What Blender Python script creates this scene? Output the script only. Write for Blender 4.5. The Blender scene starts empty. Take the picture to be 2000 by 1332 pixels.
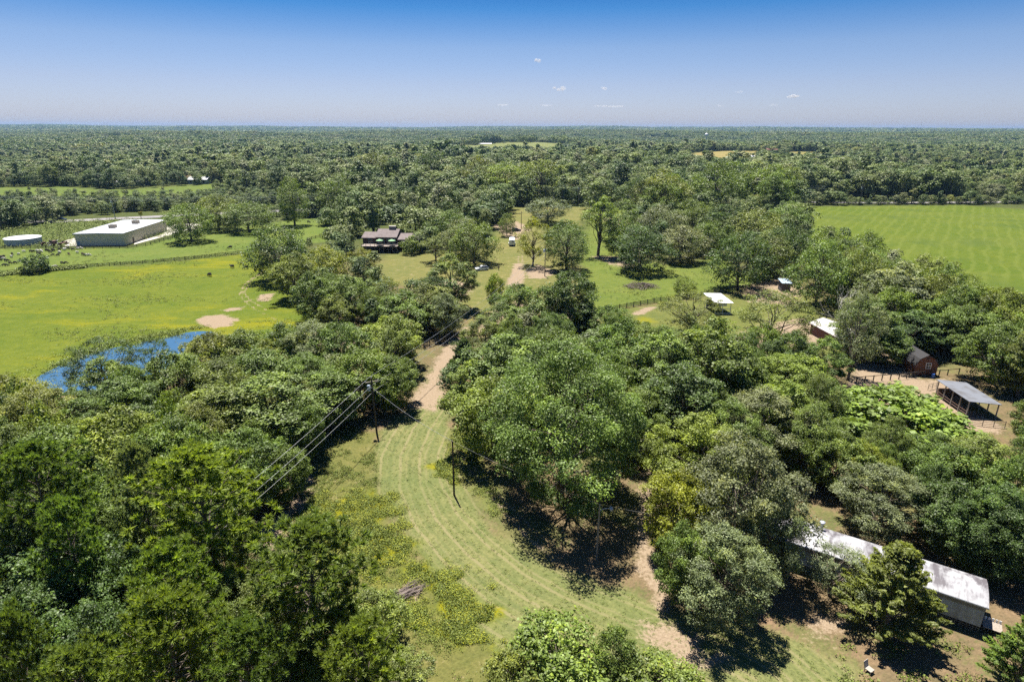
import bpy, math, random
import numpy as np
from mathutils import Vector, Matrix
SC = bpy.context.scene
COL = SC.collection
R_ = math.radians
# ------------------------------------------------------------------ camera, light, exposure
HC, PITCH, FPX, EPS = 48.0, R_(19.15), 1200.0, 0.004
_f = Vector((0, math.cos(PITCH), -math.sin(PITCH))); _r0 = Vector((1, 0, 0)); _u0 = Vector((0, math.sin(PITCH), math.cos(PITCH)))
_r = (_r0 + EPS*_u0).normalized(); _u = (_u0 - EPS*_r0).normalized()
cam_d = bpy.data.cameras.new('camera'); cam = bpy.data.objects.new('camera', cam_d); COL.objects.link(cam)
cam_d.sensor_width = 36.0; cam_d.lens = 36.0*FPX/2000.0; cam_d.clip_start = 0.5; cam_d.clip_end = 60000
M_ = Matrix((( _r.x, _u.x, -_f.x, 0), (_r.y, _u.y, -_f.y, 0), (_r.z, _u.z, -_f.z, HC), (0, 0, 0, 1)))
cam.matrix_world = M_
SC.camera = cam
SUN_EL, SHADOW_DIR = R_(70), Vector((0.35, -0.93, 0)).normalized()     # shadows fall towards the viewer, a little right
sun_dir = Vector((-SHADOW_DIR.x*math.cos(SUN_EL), -SHADOW_DIR.y*math.cos(SUN_EL), math.sin(SUN_EL)))   # towards the sun
sl = bpy.data.lights.new('sun', 'SUN'); sl.energy = 4.7; sl.angle = R_(0.53); sl.color = (1.0, 0.95, 0.86)
so = bpy.data.objects.new('sun', sl); COL.objects.link(so)
so.rotation_euler = (-sun_dir).to_track_quat('-Z', 'Y').to_euler(); so.location = (0, 0, 300)
W = bpy.data.worlds.new('World'); SC.world = W; W.use_nodes = True
wt = W.node_tree; wt.nodes.clear()
wo = wt.nodes.new('ShaderNodeOutputWorld'); bg = wt.nodes.new('ShaderNodeBackground'); bg.inputs['Strength'].default_value = 0.06
sky = wt.nodes.new('ShaderNodeTexSky'); sky.sky_type = 'NISHITA'; sky.sun_disc = False
sky.sun_elevation = SUN_EL; sky.sun_rotation = math.atan2(sun_dir.x, sun_dir.y)
sky.altitude = 100; sky.air_density = 1.0; sky.dust_density = 0.6; sky.ozone_density = 3.0
tc = wt.nodes.new('ShaderNodeTexCoord'); sx = wt.nodes.new('ShaderNodeSeparateXYZ'); rp = wt.nodes.new('ShaderNodeValToRGB')
el = rp.color_ramp.elements; el[0].position = 0.0; el[0].color = (0.66, 0.70, 1.0, 1); el[1].position = 0.5; el[1].color = (0.13, 0.31, 0.58, 1)
for p_, c_ in ((0.06, (0.60, 0.61, 0.83, 1)), (0.11, (0.48, 0.555, 0.755, 1)), (0.16, (0.16, 0.40, 0.68, 1)), (0.205, (0.012, 0.225, 0.53, 1))):
    e = el.new(p_); e.color = c_
mx = wt.nodes.new('ShaderNodeMix'); mx.data_type = 'RGBA'; mx.blend_type = 'MULTIPLY'; mx.inputs[0].default_value = 1.0
L = wt.links.new
L(tc.outputs['Generated'], sx.inputs[0]); L(sx.outputs['Z'], rp.inputs[0]); L(sky.outputs[0], mx.inputs[6]); L(rp.outputs[0], mx.inputs[7])
L(mx.outputs[2], bg.inputs['Color']); L(bg.outputs[0], wo.inputs['Surface'])
SC.view_settings.view_transform = 'Standard'; SC.view_settings.look = 'None'; SC.view_settings.gamma = 1.0
SC.view_settings.use_curve_mapping = False; SC.view_settings.exposure = 1.3
cy = SC.cycles
cy.max_bounces = 5; cy.diffuse_bounces = 3; cy.glossy_bounces = 2; cy.transmission_bounces = 3; cy.transparent_max_bounces = 6
cy.volume_bounces = 0; cy.use_denoising = False; cy.caustics_reflective = False; cy.caustics_refractive = False
cy.use_adaptive_sampling = True; cy.adaptive_threshold = 0.02; cy.sample_clamp_indirect = 6.0
SC.cycles.volume_step_rate = 4.0

# ------------------------------------------------------------------ where things stand
def ray(px, py):
    u = (px-1000.0)/FPX; v = (666.0-py)/FPX
    return (_f + u*_r + v*_u)
def at(px, py, z=0.0):                    # the point of the plane at height z seen at that place of the photograph
    d = ray(px, py); t = (HC-z)/max(-d.z, 1e-5)
    return Vector((d.x*t, d.y*t, z))
def pix(p):
    q = Vector(p) - Vector((0, 0, HC)); k = q.dot(_f)
    return (1000+FPX*q.dot(_r)/k, 666-FPX*q.dot(_u)/k, k)
def pxm(p): return FPX/pix(p)[2]

BUMPS = [(at(985, 284), 22, 260, 190), (at(1470, 303), 13, 330, 170), (at(450, 272), 14, 500, 250), (at(1890, 322), 9, 160, 90)]
def sstep(a, b, x):
    t = np.clip((x-a)/(b-a), 0, 1); return t*t*(3-2*t)
def terr(x, y):
    x = np.asarray(x, float); y = np.asarray(y, float); r = np.hypot(x, y)
    h = sstep(460, 1500, r)*(-7 + 6*np.sin(x/410+1.3)*np.sin(y/530+.4) + 4*np.sin(x/230+y/310))
    h = h + sstep(2500, 3500, r)*(16+9*np.tanh(x/900)+4*np.sin(x/500+2.2)+3*np.sin(x/270+y/800))*(1-.6*sstep(3700, 4600, r))
    h = h + sstep(5200, 8600, r)*(33+7*np.sin(x/1500+.5)+4*np.sin(x/600+1)-3*np.sin(x/260))
    for p, a, sx_, sy_ in BUMPS:
        h = h + a*np.exp(-((x-p.x)/sx_)**2-((y-p.y)/sy_)**2)
    return h
# ------------------------------------------------------------------ meshes
def mesh_np(name, V, F, mats, midx=None, attrs=None, smooth=False):
    """V (n,3); F a list of arrays (m,k)"""
    me = bpy.data.meshes.new(name); V = np.asarray(V, np.float32)
    me.vertices.add(len(V)); me.vertices.foreach_set('co', V.ravel())
    F = [np.asarray(f, np.int32) for f in F if len(f)]
    nl = sum(f.size for f in F); npol = sum(len(f) for f in F)
    me.loops.add(nl); me.polygons.add(npol)
    me.loops.foreach_set('vertex_index', np.concatenate([f.ravel() for f in F]))
    ls = []; o = 0
    for f in F:
        ls.append(o+np.arange(len(f))*f.shape[1]); o += f.size
    me.polygons.foreach_set('loop_start', np.concatenate(ls).astype(np.int32))
    if midx is not None: me.polygons.foreach_set('material_index', np.asarray(midx, np.int32))
    if smooth: me.polygons.foreach_set('use_smooth', np.ones(npol, bool))
    for m in (mats if isinstance(mats, (list, tuple)) else [mats]): me.materials.append(m)
    for k, a in (attrs or {}).items():
        a = np.asarray(a, np.float32)
        if a.ndim == 1: me.attributes.new(k, 'FLOAT', 'POINT').data.foreach_set('value', a)
        else: me.attributes.new(k, 'FLOAT_COLOR', 'POINT').data.foreach_set('color', np.c_[a, np.ones(len(a))].astype(np.float32).ravel())
    me.update(calc_edges=True); me.validate(clean_customdata=False)
    return me
def link(name, me, parent=None, loc=None, rot=None, scale=None):
    o = bpy.data.objects.new(name, me); COL.objects.link(o)
    if parent is not None: o.parent = parent
    if loc is not None: o.location = loc
    if rot is not None: o.rotation_euler = rot
    if scale is not None: o.scale = scale
    return o
def tag(o, label, cat, group=None, kind=None):
    if label: o['label'] = label
    if cat: o['category'] = cat
    if group: o['group'] = group
    if kind: o['kind'] = kind
    return o
def empty(name, loc, rz, label, cat, group=None):
    o = link(name, None, loc=loc, rot=(0, 0, rz)); o.empty_display_size = .3
    return tag(o, label, cat, group)
def structure(o): o['kind'] = 'structure'; return o
class MB:
    def __init__(s): s.v = []; s.f = []
    def poly(s, pts, faces):
        b = len(s.v); s.v += [tuple(p) for p in pts]; s.f += [tuple(b+i for i in f) for f in faces]; return s
    def box(s, x0, x1, y0, y1, z0, z1):
        return s.poly([(x0, y0, z0), (x1, y0, z0), (x1, y1, z0), (x0, y1, z0), (x0, y0, z1), (x1, y0, z1), (x1, y1, z1), (x0, y1, z1)],
                      [(3, 2, 1, 0), (4, 5, 6, 7), (0, 1, 5, 4), (1, 2, 6, 5), (2, 3, 7, 6), (3, 0, 4, 7)])
    def tube(s, pts, rad, n=6, cap=True):
        pts = [Vector(p) for p in pts]; rads = rad if isinstance(rad, (list, tuple)) else [rad]*len(pts)
        b = len(s.v); ref = None
        for i, p in enumerate(pts):
            t = (pts[min(i+1, len(pts)-1)]-pts[max(i-1, 0)]).normalized()
            if ref is None:
                ref = t.orthogonal().normalized()
            ref = (ref - t*ref.dot(t)).normalized(); bn = t.cross(ref)
            for k in range(n):
                a = 2*math.pi*k/n; s.v.append(tuple(p + (ref*math.cos(a)+bn*math.sin(a))*rads[i]))
        for i in range(len(pts)-1):
            for k in range(n):
                k2 = (k+1) % n; s.f.append((b+i*n+k, b+i*n+k2, b+(i+1)*n+k2, b+(i+1)*n+k))
        if cap:
            s.f.append(tuple(b+k for k in reversed(range(n)))); e = b+(len(pts)-1)*n; s.f.append(tuple(e+k for k in range(n)))
        return s
    def prism(s, prof, axis, a0, a1):          # prof: closed 2D outline; axis 'x' or 'y': the direction it is swept along
        n = len(prof)
        P = (lambda q, a: (a, q[0], q[1])) if axis == 'x' else (lambda q, a: (q[0], a, q[1])) if axis == 'y' else (lambda q, a: (q[0], q[1], a))
        s.poly([P(q, a0) for q in prof]+[P(q, a1) for q in prof],
               [tuple(range(n)), tuple(reversed(range(n, 2*n)))]+[(i, n+i, n+(i+1) % n, (i+1) % n) for i in range(n)])
        return s
    def mesh(s, name, mat, smooth=False):
        me = bpy.data.meshes.new(name); me.from_pydata(s.v, [], s.f); me.materials.append(mat)
        import bmesh
        bm = bmesh.new(); bm.from_mesh(me); bmesh.ops.recalc_face_normals(bm, faces=bm.faces); bm.to_mesh(me); bm.free()
        if smooth: me.polygons.foreach_set('use_smooth', np.ones(len(me.polygons), bool))
        me.update(); return me
    def build(s, name, mat, parent=None, loc=None, rot=None, smooth=False, label=None):
        o = link(name, s.mesh(name, mat, smooth), parent, loc, rot)
        if label: o['label'] = label
        return o
def copy_tree(o, parent=None):
    c = o.copy(); COL.objects.link(c)
    if parent is not None: c.parent = parent
    for ch in list(o.children): copy_tree(ch, c)
    return c
# ------------------------------------------------------------------ materials
def nodes(name):
    m = bpy.data.materials.new(name); m.use_nodes = True; nt = m.node_tree
    return m, nt, nt.nodes['Principled BSDF'], nt.nodes['Material Output']
def noise_node(nt, scale, detail=4, rough=.55, vec=None, dist=0.0):
    n = nt.nodes.new('ShaderNodeTexNoise'); n.inputs['Scale'].default_value = scale; n.inputs['Detail'].default_value = detail
    n.inputs['Roughness'].default_value = rough; n.inputs['Distortion'].default_value = dist
    if vec is not None: nt.links.new(vec, n.inputs['Vector'])
    return n
def ramp(nt, fac, stops):
    r = nt.nodes.new('ShaderNodeValToRGB'); e = r.color_ramp.elements
    e[0].position, e[0].color = stops[0][0], (*stops[0][1], 1); e[1].position, e[1].color = stops[-1][0], (*stops[-1][1], 1)
    for p, c in stops[1:-1]:
        k = e.new(p); k.color = (*c, 1)
    nt.links.new(fac, r.inputs[0]); return r.outputs[0]
def mix(nt, fac, a, b, mode='MIX'):
    n = nt.nodes.new('ShaderNodeMix'); n.data_type = 'RGBA'; n.blend_type = mode
    for s, i in ((fac, 0), (a, 6), (b, 7)):
        if isinstance(s, (int, float)): n.inputs[i].default_value = s
        elif isinstance(s, tuple): n.inputs[i].default_value = (*s, 1)
        else: nt.links.new(s, n.inputs[i])
    return n.outputs[2]
def math_n(nt, op, a, b=None, c=None, clamp=False):
    n = nt.nodes.new('ShaderNodeMath'); n.operation = op; n.use_clamp = clamp
    for i, s in enumerate((a, b, c)):
        if s is None: continue
        if isinstance(s, (int, float)): n.inputs[i].default_value = s
        else: nt.links.new(s, n.inputs[i])
    return n.outputs[0]
def maprange(nt, v, a, b, c=0.0, d=1.0, smooth=True):
    n = nt.nodes.new('ShaderNodeMapRange'); n.interpolation_type = 'SMOOTHSTEP' if smooth else 'LINEAR'
    nt.links.new(v, n.inputs[0])
    for i, s in enumerate((a, b, c, d)):
        if isinstance(s, (int, float)): n.inputs[i+1].default_value = s
        else: nt.links.new(s, n.inputs[i+1])
    return n.outputs[0]
def objco(nt): return nt.nodes.new('ShaderNodeTexCoord').outputs['Object']
def plain(name, c, rough=.7, var=.25, scale=3.0, metal=0.0, c2=None, stretch=None):
    """one colour with grain and wear"""
    m, nt, b, _o = nodes(name); v = objco(nt)
    if stretch:
        mp = nt.nodes.new('ShaderNodeMapping'); mp.inputs['Scale'].default_value = stretch; nt.links.new(v, mp.inputs[0]); v = mp.outputs[0]
    n = noise_node(nt, scale, 5, .6, v)
    c2 = c2 or tuple(x*(1-var) for x in c)
    nt.links.new(ramp(nt, n.outputs['Fac'], [(.3, c2), (.65, c)]), b.inputs['Base Color'])
    b.inputs['Roughness'].default_value = rough; b.inputs['Metallic'].default_value = metal
    return m
def leaf_material(name, fac_trans=.26):
    m, nt, b, out = nodes(name)
    a = nt.nodes.new('ShaderNodeAttribute'); a.attribute_name = 'tint'
    oi = nt.nodes.new('ShaderNodeObjectInfo')
    k = maprange(nt, a.outputs['Fac'], 0.0, 1.0, .4, 1.6, False)
    cmb = nt.nodes.new('ShaderNodeCombineXYZ')
    for i in range(3): nt.links.new(k, cmb.inputs[i])
    c = mix(nt, 1.0, oi.outputs['Color'], cmb.outputs[0], 'MULTIPLY')
    y = mix(nt, 1.0, c, (1.2, 1.1, .6), 'MULTIPLY')
    c = mix(nt, maprange(nt, a.outputs['Fac'], .75, 1.0, 0, .8), c, y)
    nt.links.new(c, b.inputs['Base Color']); b.inputs['Roughness'].default_value = .5
    b.inputs['Specular IOR Level'].default_value = .32
    t = nt.nodes.new('ShaderNodeBsdfTranslucent'); ct = mix(nt, 1.0, c, (1.5, 1.5, .6), 'MULTIPLY'); nt.links.new(ct, t.inputs[0])
    ms = nt.nodes.new('ShaderNodeMixShader'); ms.inputs[0].default_value = fac_trans
    nt.links.new(b.outputs[0], ms.inputs[1]); nt.links.new(t.outputs[0], ms.inputs[2]); nt.links.new(ms.outputs[0], out.inputs['Surface'])
    return m
def woods_material(name, stops):
    m, nt, b, out = nodes(name)
    a = nt.nodes.new('ShaderNodeAttribute'); a.attribute_name = 'tint'
    oi = nt.nodes.new('ShaderNodeObjectInfo')
    nv = noise_node(nt, .011, 3, .6, nt.nodes.new('ShaderNodeNewGeometry').outputs['Position'])
    rr = math_n(nt, 'ADD', math_n(nt, 'MULTIPLY', oi.outputs['Random'], .75), math_n(nt, 'MULTIPLY', math_n(nt, 'SUBTRACT', nv.outputs['Fac'], .38), 1.1), clamp=True)
    c = ramp(nt, rr, stops)
    k = maprange(nt, a.outputs['Fac'], 0.0, 1.0, .55, 1.45, False)
    cmb = nt.nodes.new('ShaderNodeCombineXYZ')
    for i in range(3): nt.links.new(k, cmb.inputs[i])
    c = mix(nt, 1.0, c, cmb.outputs[0], 'MULTIPLY')
    nt.links.new(c, b.inputs['Base Color']); b.inputs['Roughness'].default_value = .6
    t = nt.nodes.new('ShaderNodeBsdfTranslucent'); nt.links.new(c, t.inputs[0])
    ms = nt.nodes.new('ShaderNodeMixShader'); ms.inputs[0].default_value = .25
    nt.links.new(b.outputs[0], ms.inputs[1]); nt.links.new(t.outputs[0], ms.inputs[2]); nt.links.new(ms.outputs[0], out.inputs['Surface'])
    return m
LEAF = leaf_material('leaf'); NEEDLE = leaf_material('needle', .42)
WOODS = woods_material('woods_leaf', [(0, (.045, .08, .02)), (.2, (.08, .13, .028)), (.42, (.125, .175, .036)), (.68, (.165, .21, .045)), (.87, (.185, .205, .09)), (1, (.23, .245, .035))])
BARK = plain('bark', (.16, .13, .10), .95, .5, 6, stretch=(1, 1, .2))
PALEBARK = plain('pale_bark', (.50, .47, .42), .9, .35, 5, stretch=(1, 1, .2))
WOODPOLE = plain('pole_wood', (.085, .065, .05), .9, .5, 4, stretch=(3, 3, .3))
GREYPOLE = plain('grey_pole_wood', (.34, .29, .24), .9, .5, 4, stretch=(3, 3, .3))
FENCEWOOD = plain('fence_wood', (.045, .04, .036), .9, .4, 5)
GREYMETAL = plain('grey_metal', (.42, .45, .5), .45, .2, 4, .3)
BLUEGREY = plain('transformer_paint', (.45, .52, .62), .4, .15, 4)
WHITE = plain('white_paint', (.78, .78, .76), .5, .12, 2)
DARK = plain('dark_rubber', (.02, .02, .022), .6, .3, 5)
GLASS = plain('dark_glass', (.02, .03, .04), .08, .2, 1)
WIRE = plain('wire_metal', (.5, .5, .5), .35, .1, 1, .6)
CONC = plain('concrete', (.45, .42, .37), .9, .22, .35)
# ------------------------------------------------------------------ tree builders (numpy)
def unit(a): return a/np.maximum(np.linalg.norm(a, axis=-1, keepdims=True), 1e-9)
def quads(C, N, S, rng, aspect=.62, T=None, fold=.14):
    n = len(C); N = unit(N)
    if T is None: T = rng.normal(size=(n, 3))
    T = unit(T - N*np.sum(T*N, 1, keepdims=True)); B = np.cross(N, T); S = np.broadcast_to(np.asarray(S, float), (n,))[:, None]
    V = np.empty((n, 4, 3)); V[:, 0] = C-T*S*.5; V[:, 1] = C+B*S*aspect*.5+N*S*fold; V[:, 2] = C+T*S*.5; V[:, 3] = C-B*S*aspect*.5+N*S*fold
    return V.reshape(-1, 3), np.arange(n*4).reshape(n, 4)
def limb_mesh(paths, mat, name='trunk'):
    mb = MB()
    for pts, rads, n in paths: mb.tube(pts, rads, n, cap=False)
    return mb.mesh(name, mat, True)
def bent(p0, p1, rng, k=.12, n=4):
    p0 = Vector(p0); p1 = Vector(p1); d = (p1-p0).length; out = []
    for i in range(n+1):
        t = i/n; q = p0.lerp(p1, t); w = math.sin(math.pi*t)*d*k
        out.append(q+Vector((rng.normal()*w*.5, rng.normal()*w*.5, w*.4)))
    return out
def broadleaf(seed, H, R, base=.22, ncl=46, ntw=22, nlf=12, leaf=.3, crad=(.22, .34), flat=.8, top=.55, drop=0.0, aspect=.62, power=.75, trunk=BARK, tr=None, inner=.5):
    """crown of leaf sprays on many twigs on many lumps; returns (crown mesh, trunk mesh)"""
    rng = np.random.default_rng(seed); cl = []; zb = H*base
    tries = 0
    while len(cl) < ncl and tries < 6000:
        tries += 1
        t = rng.uniform(0.02, 1.0); a = rng.uniform(0, 2*math.pi)
        if t < top: prof = math.sin(math.pi/2*(.35+.65*t/top))**power
        else: prof = max(0.0, math.cos(math.pi/2*(t-top)/(1-top)))**power
        rc = R*rng.uniform(*crad); rr = max(prof*R-rc*.55, 0)*rng.uniform(inner, 1.0)**.6*(1+.14*math.sin(3*a+seed)+.10*math.sin(5*a+2*seed))*(1.17 if rng.uniform() < .16 else 1.0)
        z = zb+t*(H-zb); z = min(max(z, zb+rc*.5), H-rc*flat*.6)+(rc*.45 if rng.uniform() < .12 else 0)
        c = np.array([rr*math.cos(a), rr*math.sin(a), z])
        if any(np.linalg.norm(c-q[:3]) < .52*(rc+q[3]) for q in cl) and tries < 5000: continue
        cl.append(np.array([*c, rc]))
    cl = np.array(cl)
    C = []; N = []; S = []; TI = []
    for c in cl:
        n = ntw; d = unit(rng.normal(size=(n, 3))+np.array([0, 0, .45])+np.r_[unit(np.array([c[0], c[1], 0.0])[None])[0]*.35][None])
        tw = c[:3]+c[3]*d*rng.uniform(.55, 1.05, (n, 1))*np.array([1, 1, flat])
        ctint = rng.normal(.5, .13)
        for k in range(n):
            m = nlf; g = rng.normal(size=(m, 3))*c[3]*.20*np.array([1, 1, .7])
            if drop: g[:, 2] -= np.abs(rng.normal(size=m))*drop
            C.append(tw[k]+g); N.append(d[k]*.55+np.array([0, 0, .55])+rng.normal(size=(m, 3))*.5)
            S.append(leaf*rng.uniform(.65, 1.35, m)); TI.append(np.clip(ctint+rng.normal(0, .12)+rng.normal(0, .16, m), 0, 1))
    C = np.concatenate(C); N = np.concatenate(N); S = np.concatenate(S); TI = np.concatenate(TI)
    V, F = quads(C, N, S, rng, aspect)
    crown = mesh_np('crown', V, [F], LEAF, attrs={'tint': np.repeat(TI, 4)})
    tr = tr or H*.019; paths = []
    ztop = zb+(H-zb)*.62
    tp = bent((0, 0, -.3), (rng.normal()*R*.06, rng.normal()*R*.06, ztop), rng, .04, 5)
    paths.append((tp, [tr*(1.25-.95*i/5) for i in range(6)], 7))
    sel = cl[rng.permutation(len(cl))[:min(len(cl), 26)]]
    for c in sel:
        f = rng.uniform(.25, .85); k = f*5; i = int(k); p0 = tp[i].lerp(tp[min(i+1, 5)], k-i)
        if p0.z > c[2]-.2: p0 = tp[max(1, int(5*.25))]
        r0 = tr*(.62-.38*f)
        paths.append((bent(p0, c[:3], rng, .12, 4), [r0, r0*.75, r0*.55, r0*.38, r0*.15], 5))
    return crown, limb_mesh(paths, trunk)
def pine(seed, H, R, base=.35, nb=78, nt=7, nn=40, ln=.50):
    rng = np.random.default_rng(seed); C = []; D = []; paths = []; tr = H*.013
    lean = (rng.normal()*.02, rng.normal()*.02)
    ax = lambda z: np.array([lean[0]*z, lean[1]*z, z])
    paths.append(([Vector(ax(z)) for z in np.linspace(-.3, H*.97, 7)], [tr*(1.2-.17*i) for i in range(7)], 7))
    for b in range(nb):
        t = (b+rng.uniform(0, 1))/nb; z = H*(base+(1-base)*t*.98)
        ln_b = R*(math.sin(math.pi*(.22+.72*t))**.8)*rng.uniform(.65, 1.12)*(1.0 if t < .9 else .7)
        a = b*2.4+rng.normal()*.3; up = rng.uniform(.12, .3)+.55*t
        d = np.array([math.cos(a), math.sin(a), up]); d /= np.linalg.norm(d)
        p0 = ax(z); p1 = p0+d*ln_b
        paths.append(([Vector(p0), Vector(p0+d*ln_b*.5-np.array([0, 0, .05*ln_b])), Vector(p1)], [tr*.32*(1.1-t*.7), tr*.2*(1.1-t*.7), .015], 4))
        for k in range(nt):
            s = rng.uniform(.5, 1.05); q = p0+d*ln_b*s+np.array([rng.normal()*.15*ln_b, rng.normal()*.15*ln_b, rng.normal()*.05*ln_b+.1])
            C.append(q); D.append(unit((d*.7+np.array([0, 0, .75])+rng.normal(size=3)*.25)[None])[0])
    for k in range(30):
        C.append(ax(H*rng.uniform(.93, 1.0))+rng.normal(size=3)*np.array([.35, .35, .2])*R*.25); D.append(np.array([0, 0, 1.0]))
    C = np.array(C); D = np.array(D); n = len(C)
    ND = unit(D[:, None, :]*.6+rng.normal(size=(n, nn, 3))*.62); B = np.repeat(C[:, None, :], nn, 1)+ND*.03
    side = unit(np.cross(ND, rng.normal(size=(n, nn, 3))))*.062*(ln/.42); Lg = ln*rng.uniform(.75, 1.2, (n, nn, 1))
    V = np.stack([B-side, B+side, B+ND*Lg], 2).reshape(-1, 3)
    F = np.arange(len(V)).reshape(-1, 3)
    ti = np.clip(rng.normal(.5, .13, (n, 1))+rng.normal(0, .12, (n, nn)), 0, 1)
    crown = mesh_np('crown', V, [F], NEEDLE, attrs={'tint': np.repeat(ti.ravel(), 3)})
    return crown, limb_mesh(paths, BARK)
def cedar(seed, H, R, nb=170, ns=120, ln=.30, base=.04):
    rng = np.random.default_rng(seed); C = []; T = []; TI = []; paths = [([Vector((0, 0, -.2)), Vector((0, 0, H*.5)), Vector((0, 0, H*.96))], [H*.022, H*.013, .02], 6)]
    for b in range(nb):
        t = rng.uniform(0, 1)**1.25; z = H*(base+(1-base)*t); rad = R*(1-t)**.62*rng.uniform(.75, 1.08)+.12
        a = rng.uniform(0, 2*math.pi); up = .55+.9*t
        d = np.array([math.cos(a), math.sin(a), up]); d /= np.linalg.norm(d)
        p0 = np.array([0, 0, z]); paths.append(([Vector(p0), Vector(p0+d*rad*.9)], [.05*(1.2-t), .012], 3)) if b % 3 == 0 else None
        s = rng.uniform(.35, 1.0, ns)**.6; q = p0+d*rad*s[:, None]+rng.normal(size=(ns, 3))*np.array([.2, .2, .14])*min(1, R/3)*(1.15-s[:, None])*1.6
        C.append(q); T.append(d+np.array([0, 0, .5])+rng.normal(size=(ns, 3))*.35); TI.append(np.clip(rng.normal(.5, .16)+rng.normal(0, .1, ns)+.18*(s-.7), 0, 1))
    C = np.concatenate(C); T = np.concatenate(T); TI = np.concatenate(TI)
    N = rng.normal(size=C.shape)*.7+np.array([0, 0, .8])+unit(C*np.array([1, 1, 0]))*.6
    V, F = quads(C, N, ln*rng.uniform(.6, 1.3, len(C)), rng, .3, T)
    return mesh_np('crown', V, [F], NEEDLE, attrs={'tint': np.repeat(TI, 4)}), limb_mesh(paths, BARK)
def snag(seed, H, R, mat):
    rng = np.random.default_rng(seed); paths = []
    def grow(p, d, l, r, dep):
        n = 4; pts = [p]; q = p; dd = d
        for i in range(n):
            dd = (dd+Vector(rng.normal(size=3))*.16+Vector((0, 0, .06))).normalized(); q = q+dd*(l/n); pts.append(q)
        paths.append((pts, [r*(1-.55*i/n) for i in range(n+1)], 6 if dep < 2 else 4))
        if dep >= 4: return
        for k in range(3 if dep else 5):
            j = rng.integers(1, n+1) if k else n
            sd = Vector(rng.normal(size=3)); sd.z = abs(sd.z)*.6
            grow(pts[j], (dd*.7+sd.normalized()*.75).normalized(), l*rng.uniform(.5, .75), r*.5, dep+1)
    grow(Vector((0, 0, -.3)), Vector((0, 0, 1)), H*.48, H*.016, 0)
    return limb_mesh(paths, mat, 'branches')
def far_blob(seed, H, R, nlf, leaf, kind=0):
    """a tree seen from far: fewer and larger sprays, plus its trunk"""
    rng = np.random.default_rng(seed); ncl = 18; C = []; N = []; TI = []
    for k in range(ncl):
        t = rng.uniform(.05, 1); a = rng.uniform(0, 6.283)
        if kind == 0: rad = R*math.sin(math.pi*(.26+.62*t))**.7*rng.uniform(.2, .75)
        else: rad = R*(1-t)**.7*rng.uniform(.3, .8)
        c = np.array([rad*math.cos(a), rad*math.sin(a), H*(.04+.86*t)]); rc = R*rng.uniform(.3, .46)
        m = nlf//ncl; d = unit(rng.normal(size=(m, 3))+np.array([0, 0, .5]))
        C.append(c+d*rc*rng.uniform(.6, 1.05, (m, 1))*np.array([1, 1, .8])); N.append(d*.7+np.array([0, 0, .5])+rng.normal(size=(m, 3))*.4)
        TI.append(np.clip(rng.normal(.5, .17)+rng.normal(0, .17, m), 0, 1))
    C = np.concatenate(C); N = np.concatenate(N); TI = np.concatenate(TI)
    V, F = quads(C, N, leaf*rng.uniform(.7, 1.3, len(C)), rng, .75)
    mb = MB().tube([(0, 0, -.5), (0, 0, H*.55)], [H*.02, H*.01], 4, False)
    b = len(V); V = np.concatenate([V, np.array(mb.v)]); F2 = np.array(mb.f)+b
    me = mesh_np('woods', V, [F, F2], [WOODS, BARK], np.r_[np.zeros(len(F)), np.ones(len(F2))], {'tint': np.r_[np.repeat(TI, 4), np.full(len(mb.v), .5)]})
    return me
# ------------------------------------------------------------------ ground
def P2(pts): return np.array([tuple(at(x, y))[:2] for x, y in pts])
def sdist(P, x, y):
    """signed distance to a polygon, positive inside"""
    d = np.full(x.shape, 1e18); ins = np.zeros(x.shape, bool); n = len(P)
    for i in range(n):
        ax, ay = P[i]; bx, by = P[(i+1) % n]; ex, ey = bx-ax, by-ay
        wx, wy = x-ax, y-ay; t = np.clip((wx*ex+wy*ey)/(ex*ex+ey*ey+1e-12), 0, 1)
        d = np.minimum(d, (wx-t*ex)**2+(wy-t*ey)**2)
        c = (ay > y) != (by > y)
        with np.errstate(divide='ignore', invalid='ignore'):
            ins ^= c & (x < (bx-ax)*(y-ay)/(by-ay)+ax)
    d = np.sqrt(d); return np.where(ins, d, -d)
def ldist(P, x, y):
    """signed distance to an open polyline"""
    d = np.full(x.shape, 1e18); sg = np.zeros(x.shape)
    for i in range(len(P)-1):
        ax, ay = P[i]; bx, by = P[i+1]; ex, ey = bx-ax, by-ay; wx, wy = x-ax, y-ay
        t = np.clip((wx*ex+wy*ey)/(ex*ex+ey*ey+1e-12), 0, 1); q = (wx-t*ex)**2+(wy-t*ey)**2
        k = q < d; d = np.where(k, q, d); sg = np.where(k, np.sign(wx*ey-wy*ex), sg)
    return np.sqrt(d)*sg
LITTER, FLOOR = (.160, .118, .072), (.06, .075, .022)
Z_MEADOW = P2([(-250, 560), (0, 537), (170, 524), (300, 516), (400, 505), (500, 493), (545, 530), (580, 580), (640, 635), (640, 665), (540, 690), (400, 700), (240, 740), (60, 780), (-300, 860)])
Z_PAST = P2([(-250, 545), (-250, 488), (0, 485), (250, 484), (345, 462), (480, 440), (650, 422), (670, 440), (645, 470), (500, 492), (300, 515), (0, 536)])
Z_ROUGH = P2([(-250, 486), (-200, 455), (0, 446), (110, 432), (340, 428), (420, 420), (450, 440), (340, 461), (150, 483)])
Z_CENT = P2([(1130, 600), (1135, 500), (1150, 430), (1180, 412), (1235, 410), (1240, 450), (1215, 500), (1300, 520), (1400, 505), (1480, 540), (1540, 545), (1560, 560), (1440, 570), (1380, 578), (1290, 590), (1200, 606), (1160, 614)])
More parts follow.
